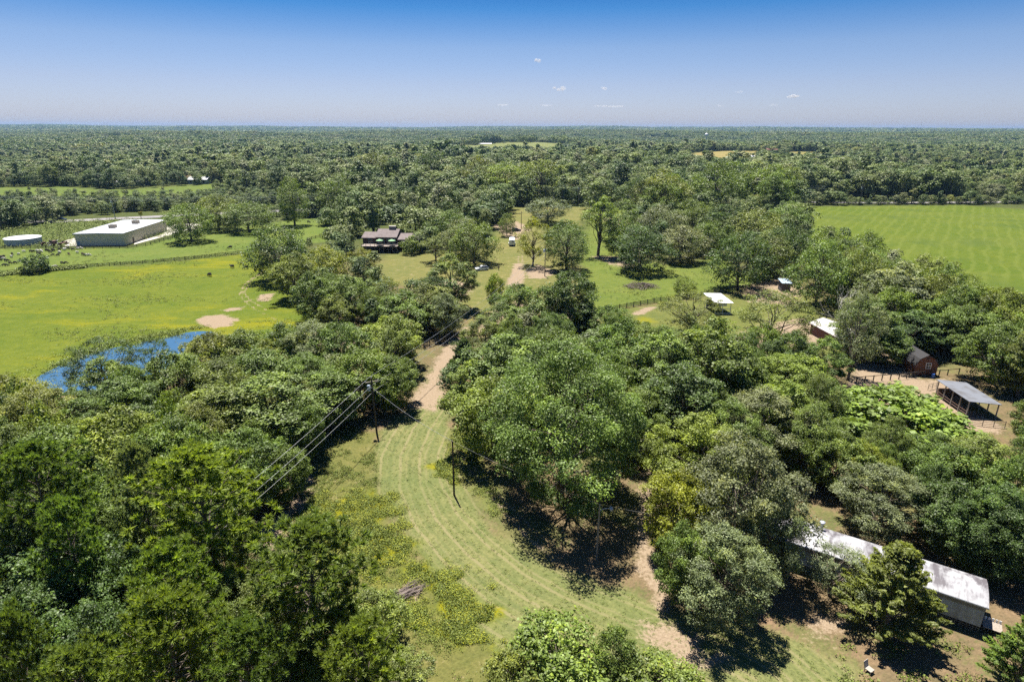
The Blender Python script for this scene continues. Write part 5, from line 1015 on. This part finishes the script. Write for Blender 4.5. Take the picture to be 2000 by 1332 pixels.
# ------------------------------------------------------------------ warehouse and tank
p = at(150, 481.5); wh = empty('warehouse', p, 0, 'tan metal warehouse with a white roof behind the sheep pasture', 'warehouse')
q = at(244.5, 480.5); Ww = (q-p).length; Lw = 40.0; wh.rotation_euler = (0, 0, math.atan2(q.y-p.y, q.x-p.x))
TAN = siding('tan_metal', (.27, .24, .175), .8, 'DIAGONAL'); TAN2 = plain('tan_panel', (.60, .54, .42), .6, .08, .3)
hw = 5.2
MB().box(.02, Ww-.02, .02, Lw, 0, hw-.02).build('wall', TAN2, wh)
MB().prism([(-.35, hw), (Ww/2, hw+.22), (Ww+.35, hw), (Ww+.35, hw+.15), (Ww/2, hw+.38), (-.35, hw+.15)], 'y', -.35, Lw+.35).build('roof', plain('white_roof', (.50, .51, .53), .4, .06, .2), wh)
MB().box(-.4, Ww+.4, -.45, -.355, hw-.25, hw+.16).build('eave_trim', GREYMETAL, wh)
pnl = MB().box(0, .03, 0, Lw/6-.22, .1, hw-.3).mesh('wall_panel', TAN2); pnf = MB().box(0, Ww/4-.12, -.03, 0, .1, hw-.3).mesh('wall_panel', TAN2)
for i in range(6): link('wall_panel', pnl, wh, (Ww-.02, .1+i*Lw/6, 0))
for i in range(4): link('wall_panel', pnf, wh, (.06+i*Ww/4, .02, 0))
d_ = MB().box(0, .08, 0, 1.1, 0, 2.2).build('door', plain('brown_door', (.08, .05, .04), .7, .2, 2), wh, (Ww+.012, 6.9, .02)); MB().tube([(.08, .9, 1.05), (.14, .9, 1.05)], .05, 6).build('handle', GREYMETAL, d_)
for (x, y) in ((Ww*.44, 14), (Ww*.62, 27)):
    u = MB().box(-1.3, 1.3, -1.1, 1.1, 0, 1.5).build('roof_unit', plain('tan_unit', (.30, .26, .2), .7, .2, 2), wh, (x, y, hw+.3)); MB().tube([(0, 0, 1.5), (0, 0, 1.7)], .8, 12).build('fan_cowl', GREYMETAL, u)
MB().box(.5, 1.6, -.06, -.035, .6, 2.0).build('wall_notice', plain('blue_notice', (.2, .3, .45), .6, .2, 2), wh)
p = at(47, 476); e = empty('water_tank', p, 0, 'round grey metal tank with a flat white lid left of the warehouse', 'tank')
MB().tube([(0, 0, 0), (0, 0, 2.6)], 6.6, 40).build('wall', plain('tank_metal', (.40, .43, .48), .5, .15, .6), e); MB().tube([(0, 0, 2.6), (0, 0, 2.7), (0, 0, 2.95)], [6.75, 6.7, .5], 40).build('lid', plain('tank_lid', (.60, .61, .63), .5, .06, .4), e)
MB().tube([(0, 0, 2.9), (0, 0, 3.3)], .45, 10).build('hatch', GREYMETAL, e)
# scrap heap: stacked crates, drums and bars
rq = random.Random(5); ms = [plain('rust', (.12, .06, .045), .9, .4, 2), plain('scrap_dark', (.04, .035, .035), .8, .4, 2), GREYMETAL]
p0, p1 = at(82, 480), at(124, 479.5)
e = empty('scrap_heap', (p0+p1)/2, 0, 'rusty heap of scrap between the round tank and the warehouse', 'scrap heap')
sm = [MB().box(-.8, .8, -.6, .6, 0, 1.1).mesh('crate', ms[0]), MB().tube([(0, 0, 0), (0, 0, 1.0)], .35, 10).mesh('drum', ms[1]), MB().tube([(-1.2, 0, .2), (1.2, 0, .9)], .12, 6).mesh('bar', ms[2])]
for i in range(46):
    t = rq.random(); q = p0.lerp(p1, t)-(p0+p1)/2; k = rq.randrange(3); link(('crate', 'drum', 'bar')[k], sm[k], e, (q.x, q.y+rq.uniform(-1, 3), rq.choice((0, 0, .9))), (0, 0, rq.uniform(0, 3)), (s := rq.uniform(.6, 1.1), s, s))
# signs by the road
def sign(name, label, px, by, w, h, z, mat, legs=(0,)):
    e = empty(name, at(px, by), 0, label, 'sign'); MB().box(-w/2, w/2, -.15, .15, z, z+h).build('panel', mat, e)
    for x in legs: MB().tube([(x, 0, -.2), (x, 0, z)], .14, 6).build('post', DARK, e)
sign('road_sign', 'yellow roadside sign on a dark post behind the warehouse', 277, 433, 1.9, 1.7, 3.4, plain('yellow_panel', (.45, .34, .01), .5, .15, 1))
sign('road_sign', 'dark blue low sign at the right end of the warehouse roof', 333, 430, 2.6, 1.6, 1.4, plain('blue_panel', (.03, .05, .09), .5, .2, 1), (-1, 1))
# ------------------------------------------------------------------ logs, brush, animals, person
LOG = plain('grey_log', (.20, .16, .14), .95, .45, 3, stretch=(1, 1, 3)); p = at(797, 1160); e = empty('log_pile', p, R_(38), 'grey pile of logs and branches at the edge of the weedy strip', 'log pile')
rq = random.Random(9)
for i in range(9):
    L2 = rq.uniform(1.6, 3.6); y = rq.uniform(-.8, .8); r = rq.uniform(.07, .2); z = r+(.25 if i > 5 else 0); x = rq.uniform(-.6, .4); a = rq.uniform(-.12, .12)
    MB().tube([(x-L2/2, y-L2*a, z), (x, y, z+.04), (x+L2/2, y+L2*a, z+.02)], [r, r*.95, r*.75], 8).build('log', LOG, e)
sm = MB().tube([(-.9, 0, 0), (0, .08, .15), (.9, 0, .08)], [.03, .025, .012], 4).mesh('branch', LOG)
for i in range(70): link('branch', sm, e, (rq.uniform(-.9, 1.6), rq.uniform(-.9, .9), rq.uniform(.05, .5)), (rq.uniform(-.4, .4), rq.uniform(-.35, .2), rq.gauss(0, .5)), (s := rq.uniform(.5, 1.2), s, s))
p = at(1252, 561); e = empty('brush_heap', p, 0, 'heap of grey dead brush lying on the central pasture', 'brush heap')
for i in range(220):
    a = rq.uniform(0, 6.28); r = rq.random()**.7; link('branch', sm, e, (r*5.5*math.cos(a), r*4.2*math.sin(a), rq.uniform(.05, 1.3*(1.1-r))), (rq.uniform(-.6, .6), rq.uniform(-.6, .6), rq.uniform(0, 6.28)), (s := rq.uniform(.8, 1.7), s*1.6, s*1.6))
def skin(name, joints, edges, mat, sub=1):
    me = bpy.data.meshes.new(name); me.from_pydata([j[:3] for j in joints], edges, []); o = bpy.data.objects.new(name, me); COL.objects.link(o)
    o.modifiers.new('s', 'SKIN'); sv = me.skin_vertices[0].data
    for i, j in enumerate(joints): sv[i].radius = (j[3], j[4] if len(j) > 4 else j[3]); sv[i].use_root = i == 0
    if sub: o.modifiers.new('u', 'SUBSURF').levels = sub
    dg = bpy.context.evaluated_depsgraph_get(); m2 = bpy.data.meshes.new_from_object(o.evaluated_get(dg)); bpy.data.objects.remove(o); bpy.data.meshes.remove(me)
    m2.name = name; m2.materials.clear(); m2.materials.append(mat); m2.polygons.foreach_set('use_smooth', np.ones(len(m2.polygons), bool)); return m2
def sheep_mesh(name, mat, graze):
    hz = .18 if graze else .82; J = [(0, 0, .62, .26, .28), (-.38, 0, .63, .22, .24), (.36, 0, .62, .22, .25), (.6, 0, .66 if not graze else .5, .12), (.80, 0, hz, .085), (.95, 0, hz-.05, .055), (-.56, 0, .66, .09), (-.62, 0, .48, .035)]
    E = [(0, 1), (0, 2), (2, 3), (3, 4), (4, 5), (1, 6), (6, 7)]
    for x, par in ((.34, 2), (-.36, 1)):
        for s in (-1, 1):
            b = len(J); J += [(x, s*.15, .42, .085), (x+(.03 if x > 0 else -.06), s*.15, .24, .05), (x, s*.15, .02, .035)]; E += [(par, b), (b, b+1), (b+1, b+2)]
    return skin(name, J, E, mat)
WOOL = [plain('pale_wool', (.55, .52, .46), .95, .2, 6), plain('dark_wool', (.035, .03, .028), .95, .3, 6), plain('brown_wool', (.10, .065, .05), .95, .3, 6)]
SH = {(c, g): sheep_mesh('sheep', WOOL[c], g) for c in range(3) for g in (0, 1)}
SP = [(11, 104, 1), (37, 538, 1), (20, 550, 1), (40, 563, 0), (62, 580, 1), (80, 580, 1), (110, 607, 1), (160, 603, 1), (42, 627, 1), (70, 628, 1), (5, 577, 1), (10, 541, 2), (120, 540, 0), (128, 513, 1), (196, 514, 0), (250, 487, 0), (320, 483, 1), (340, 488, 1), (330, 531, 2), (384, 478, 0), (392, 503, 1), (412, 510, 1), (395, 482, 0), (424, 478, 0), (430, 484, 0), (480, 474, 1), (495, 474, 1), (515, 490, 1), (540, 470, 1), (555, 477, 1), (610, 466, 1), (612, 492, 0), (620, 496, 0), (545, 523, 1), (597, 523, 1), (660, 467, 0), (672, 460, 0), (700, 455, 1), (710, 513, 2), (752, 466, 1), (798, 496, 0), (852, 513, 2), (870, 520, 2), (893, 523, 0), (918, 522, 0), (565, 644, 0), (580, 641, 1), (640, 606, 1), (680, 605, 1), (802, 456, 0), (835, 452, 0)]
cn = {}; L2 = []
for (zx, zy, c) in SP: L2.append((zx*380/2000, 400+zy*160/842+1, c))
L2 += [(75+440, 452, 1), (450, 486, 1), (578, 432, 1), (603, 436, 1), (410, 540, 1), (454, 524, 1), (481, 526, 1)]
rq = random.Random(3); sc_ = {0: 'pale', 1: 'black', 2: 'brown'}; items = sorted(L2[1:])
def near_sheep(px, py):
    marks = (('the windswept shrub', 72, 515), ('the round tank', 48, 472), ('the scrap heap', 105, 478), ('the warehouse front wall', 198, 480), ('the long pasture fence', 300, 514), ('the slim tree', 576, 440), ('the meadow track', 470, 560))
    return min(marks, key=lambda m: math.hypot(px-m[1], (py-m[2])*2))[0]
by_key = {}
for px, py, c in items: by_key.setdefault((sc_[c], near_sheep(px, py)), []).append((px, py, c))
for (cname, lm), L3 in by_key.items():
    for i, (px, py, c) in enumerate(L3):
        pos = '' if len(L3) == 1 else ', leftmost of these' if i == 0 else ', rightmost of these' if i == len(L3)-1 else f', {ORD[i]} from the left'
        g = rq.random() < .7; nm = 'calf' if px > 385 else 'sheep'
        o = link(nm, SH[(c, int(g))], None, at(px, py), (0, 0, rq.uniform(-.6, .6)+(math.pi if rq.random() < .5 else 0)), (s := (1.15 if nm == 'sheep' else 1.5), s, s))
        tag(o, f"{cname} {nm} {'grazing' if g else 'standing'} near {lm}{pos}", nm, 'sheep grazing on the pasture' if nm == 'sheep' else 'dark calves scattered over the pastures')
SKINM = plain('skin', (.30, .19, .13), .6, .1, 5); SHIRT = plain('navy_cloth', (.03, .05, .09), .9, .2, 8); TROUS = plain('dark_trousers', (.04, .045, .06), .9, .2, 8)
pe = empty('person', at(974, 528), R_(180), 'person in dark clothes standing on the shaded grass right of the white car', 'person')
J = [(0, 0, .95, .13, .10), (0, 0, 1.2, .14, .10), (0, 0, 1.42, .15, .09), (0, 0, 1.52, .055), (0, -.01, 1.62, .085, .1), (0, 0, 1.74, .07)]; E = [(0, 1), (1, 2), (2, 3), (3, 4), (4, 5)]
for s in (-1, 1):
    b = len(J); J += [(s*.10, 0, .88, .09), (s*.11, -.01, .5, .06), (s*.11, .01, .08, .042), (s*.12, -.14, .04, .04), (s*.2, 0, 1.40, .06), (s*.27, .02, 1.12, .045), (s*.29, -.05, .86, .033), (s*.29, -.08, .76, .03)]
    E += [(0, b), (b, b+1), (b+1, b+2), (b+2, b+3), (2, b+4), (b+4, b+5), (b+5, b+6), (b+6, b+7)]
link('body', skin('body', J, E, SKINM, 2), pe)
Js = [(0, 0, .98, .15, .12), (0, 0, 1.2, .155, .115), (0, 0, 1.43, .16, .10)]+[(s*.2, 0, 1.41, .075) for s in (-1, 1)]+[(s*.26, .015, 1.17, .058) for s in (-1, 1)]; link('shirt', skin('shirt', Js, [(0, 1), (1, 2), (2, 3), (2, 4), (3, 5), (4, 6)], SHIRT, 2), pe)
Jt = [(0, 0, .96, .145, .115)]+[q for s in (-1, 1) for q in ((s*.10, 0, .86, .105), (s*.11, -.01, .5, .078), (s*.11, .01, .12, .062))]; link('trousers', skin('trousers', Jt, [(0, 1), (1, 2), (2, 3), (0, 4), (4, 5), (5, 6)], TROUS, 2), pe)
link('hair', skin('hair', [(0, .02, 1.68, .095), (0, .03, 1.76, .07)], [(0, 1)], DARK, 2), pe)
# weathered chair thrown down by the cedar
e = empty('garden_chair', at(1697, 1312), R_(30), 'pale broken garden chair lying in the grass left of the dark cedar', 'chair'); CH = plain('chair_white', (.34, .31, .27), .8, .2, 4)
MB().box(-.3, .3, -.3, .3, .35, .4).build('seat', CH, e); MB().poly([(-.3, .3, .4), (.3, .3, .4), (.3, .48, 1.0), (-.3, .48, 1.0), (-.3, .34, .4), (.3, .34, .4), (.3, .52, 1.0), (-.3, .52, 1.0)], [(3, 2, 1, 0), (4, 5, 6, 7), (0, 1, 5, 4), (1, 2, 6, 5), (2, 3, 7, 6), (3, 0, 4, 7)]).build('backrest', CH, e)
for x in (-.27, .27):
    for y in (-.27, .27): MB().box(x-.03, x+.03, y-.03, y+.03, 0, .35).build('leg', CH, e)
# ------------------------------------------------------------------ far buildings
def far_house(name, label, px, by, w, d, h, wall, roof, rh=2.0, rz=0, cat='house', group=None, z=None):
    p = at(px, by); 
    for _ in range(4): p = at(px, by, float(terr(p.x, p.y)))
    e = empty(name, p, rz, label, cat, group); MB().box(-w/2, w/2, 0, d, -1, h).build('wall', wall, e)
    MB().prism([(-.5, h+.02), (d/2, h+rh), (d+.5, h+.02), (d+.5, h+.3), (d/2, h+rh+.3), (-.5, h+.3)], 'x', -w/2-.5, w/2+.5).build('roof', roof, e)
    pm = MB().box(-.8, .8, -.09, -.005, 0, 1.4).mesh('window', GLASS)
    for k in range(max(1, int(w/5))): link('window', pm, e, (-w/2+w*(k+.5)/max(1, int(w/5)), 0, 1.2))
    return e
RR = plain('red_roof', (.22, .09, .075), .9, .25, .6); WRF = plain('pale_roof', (.58, .58, .6), .5, .1, .5); GRW = plain('grey_wall', (.33, .36, .42), .8, .2, .5); TNW = plain('cream_wall', (.4, .35, .28), .8, .2, .5)
HGR = 'far buildings among the trees'
far_house('farm_house', 'white roofed far house beside two red roofs beyond the highway', 386, 360, 17, 9, 3.6, GRW, WRF, group=HGR); far_house('farm_house', 'red roofed far house just left of a white roofed one', 364, 357, 14, 10, 4, TNW, RR, group=HGR); far_house('farm_house', 'small red roofed far house, second left of the white roofed one', 336, 352, 10, 8, 4, TNW, RR, group=HGR)
far_house('farm_house', 'reddish far house left of the pale strip trees', 247, 361, 10, 9, 3.2, TNW, RR, group=HGR); far_house('mobile_building', 'long pale low building at the strip beyond the highway', 210, 363, 16, 7, 2.6, TNW, WRF, .8, group=HGR); far_house('mobile_building', 'low bluish building right of the long pale building', 276, 362, 14, 7, 2.6, GRW, WRF, .8, group=HGR); far_house('farm_house', 'tan roofed far house at the left edge', 107, 358, 18, 9, 3, TNW, plain('tan_roof', (.36, .28, .24), .9, .2, .5), group=HGR)
far_house('far_barn', 'white roofed barn on the golden field, left of the pair', 1457, 312, 38, 14, 4, GRW, WRF, 2, group=HGR, cat='barn'); far_house('far_barn', 'white roofed barn on the golden field, right of the pair', 1494, 311, 26, 14, 4, GRW, WRF, 2, group=HGR, cat='barn')
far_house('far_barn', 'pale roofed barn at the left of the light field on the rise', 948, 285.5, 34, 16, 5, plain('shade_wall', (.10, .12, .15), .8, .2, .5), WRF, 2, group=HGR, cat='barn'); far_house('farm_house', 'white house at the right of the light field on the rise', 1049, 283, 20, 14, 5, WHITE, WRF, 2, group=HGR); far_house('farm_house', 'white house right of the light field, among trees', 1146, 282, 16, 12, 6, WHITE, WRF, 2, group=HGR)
far_house('farm_house', 'bright white far house high on the left ridge', 161, 272, 40, 20, 9, WHITE, WRF, 4, group=HGR); far_house('farm_house', 'white roofed house in the middle woods behind the drive', 745, 310, 20, 12, 7, GRW, WRF, 2, group=HGR); far_house('mobile_building', 'long white house in the trees right of the roadside pole', 1301, 364, 14, 8, 5, WHITE, WRF, 1, group=HGR); far_house('farm_house', 'brown roofed building behind the roadside pole', 1122, 384, 26, 10, 7, plain('brown_wall', (.12, .07, .055), .9, .2, .5), plain('brown_roof', (.17, .10, .08), .9, .2, .5), 1.5, group=HGR)
far_house('farm_house', 'pale house on the rim of the golden field', 1508, 300, 18, 12, 6, TNW, RR, 2, group=HGR)
p = at(1378, 282); p = at(1378, 282, float(terr(p.x, p.y)));  e = empty('water_tower', p, 0, 'tiny white water tower rising over the far woods', 'water tower')
MB().tube([(0, 0, 0), (0, 0, 28)], [1.6, 1.2], 10).build('stem', WHITE, e); MB().tube([(0, 0, 27), (0, 0, 29), (0, 0, 33), (0, 0, 37), (0, 0, 39)], [1.5, 5, 7, 5, 1], 14).build('tank', WHITE, e, smooth=True)
for px, hh, lab in ((955, 60, 'thin radio mast on the horizon, left of centre'), (1798, 60, 'thin radio mast on the right horizon')):
    d = ray(px, 252); k = 6500/d.y; o = MB().tube([(0, 0, 0), (0, 0, hh+20)], [1.2, .5], 4).build('radio_mast', GREYMETAL, None, (d.x*k, 6500, float(terr(d.x*k, 6500)))); tag(o, lab, 'mast', 'masts on the horizon')
# ------------------------------------------------------------------ clouds and air
def cloud_material():
    m = bpy.data.materials.new('cloud'); m.use_nodes = True; nt = m.node_tree; nt.nodes.clear(); o = nt.nodes.new('ShaderNodeOutputMaterial'); v = nt.nodes.new('ShaderNodeVolumePrincipled')
    v.inputs['Color'].default_value = (1, 1, 1, 1); v.inputs['Density'].default_value = .02; nt.links.new(v.outputs[0], o.inputs['Volume']); return m
CL = cloud_material(); CLT = CL.copy(); CLT.node_tree.nodes['Principled Volume'].inputs['Density'].default_value = .005
def cloud(px, py, w, h, lab, seed, mat):
    rng = np.random.default_rng(seed); d = ray(px, py); k = 7000/d.y; c = Vector((0, 0, HC))+d*k; s = 7000/FPX; import bmesh
    bm = bmesh.new()
    for i in range(7):
        m = Matrix.Translation((rng.normal()*w*s*.24, rng.normal()*w*s*.25, abs(rng.normal())*h*s*.2))@Matrix.Diagonal((w*s*rng.uniform(.16, .3), w*s*.22, h*s*rng.uniform(.2, .36), 1)); bmesh.ops.create_icosphere(bm, subdivisions=2, radius=1, matrix=m)
    for v in bm.verts: v.co += Vector(rng.normal(size=3))*h*s*.03
    me = bpy.data.meshes.new('cloud'); bm.to_mesh(me); bm.free(); me.materials.append(mat); o = link('cloud', me, None, c); tag(o, lab, 'cloud', 'small clouds low over the horizon')
for i, (px, py, w, h, lab, t) in enumerate(((1051, 120, 13, 10, 'small white puff, the highest cloud, above the centre', 0), (1096, 176, 17, 9, 'small white cloud below the highest puff', 0), (1180, 174, 12, 8, 'small white cloud right of the centre pair', 0), (1445, 181, 12, 6, 'small pale cloud between centre and right edge', 1), (1550, 190, 24, 7, 'flat white cloud, the one farthest right', 0), (1511, 207, 12, 6, 'faint cloud below and left of the farthest right cloud', 1), (1403, 209, 12, 5, 'faint little cloud above the right far hills', 1), (1190, 209, 40, 5, 'faint flat cloud streak low over the centre right', 1), (1062, 207, 22, 4, 'faint flat cloud low below the white pair', 1), (983, 206, 26, 4, 'faint flat cloud low left of centre', 1))):
    cloud(px, py, w, h, lab, 500+i, CLT if t else CL)
hz_m = bpy.data.materials.new('haze'); hz_m.use_nodes = True; nt = hz_m.node_tree; nt.nodes.clear(); o_ = nt.nodes.new('ShaderNodeOutputMaterial'); v_ = nt.nodes.new('ShaderNodeVolumePrincipled')
v_.inputs['Color'].default_value = (.28, .50, .85, 1); v_.inputs['Density'].default_value = HAZE; v_.inputs['Anisotropy'].default_value = .2; nt.links.new(v_.outputs[0], o_.inputs['Volume'])
zlo = float(min(v.co.z for v in ground.data.vertices))-1
hb = MB().box(-12000, 12000, -12000, 12000, zlo, 95).build('haze', hz_m); hb['kind'] = 'stuff'; hb['label'] = 'thin blue air over the land'
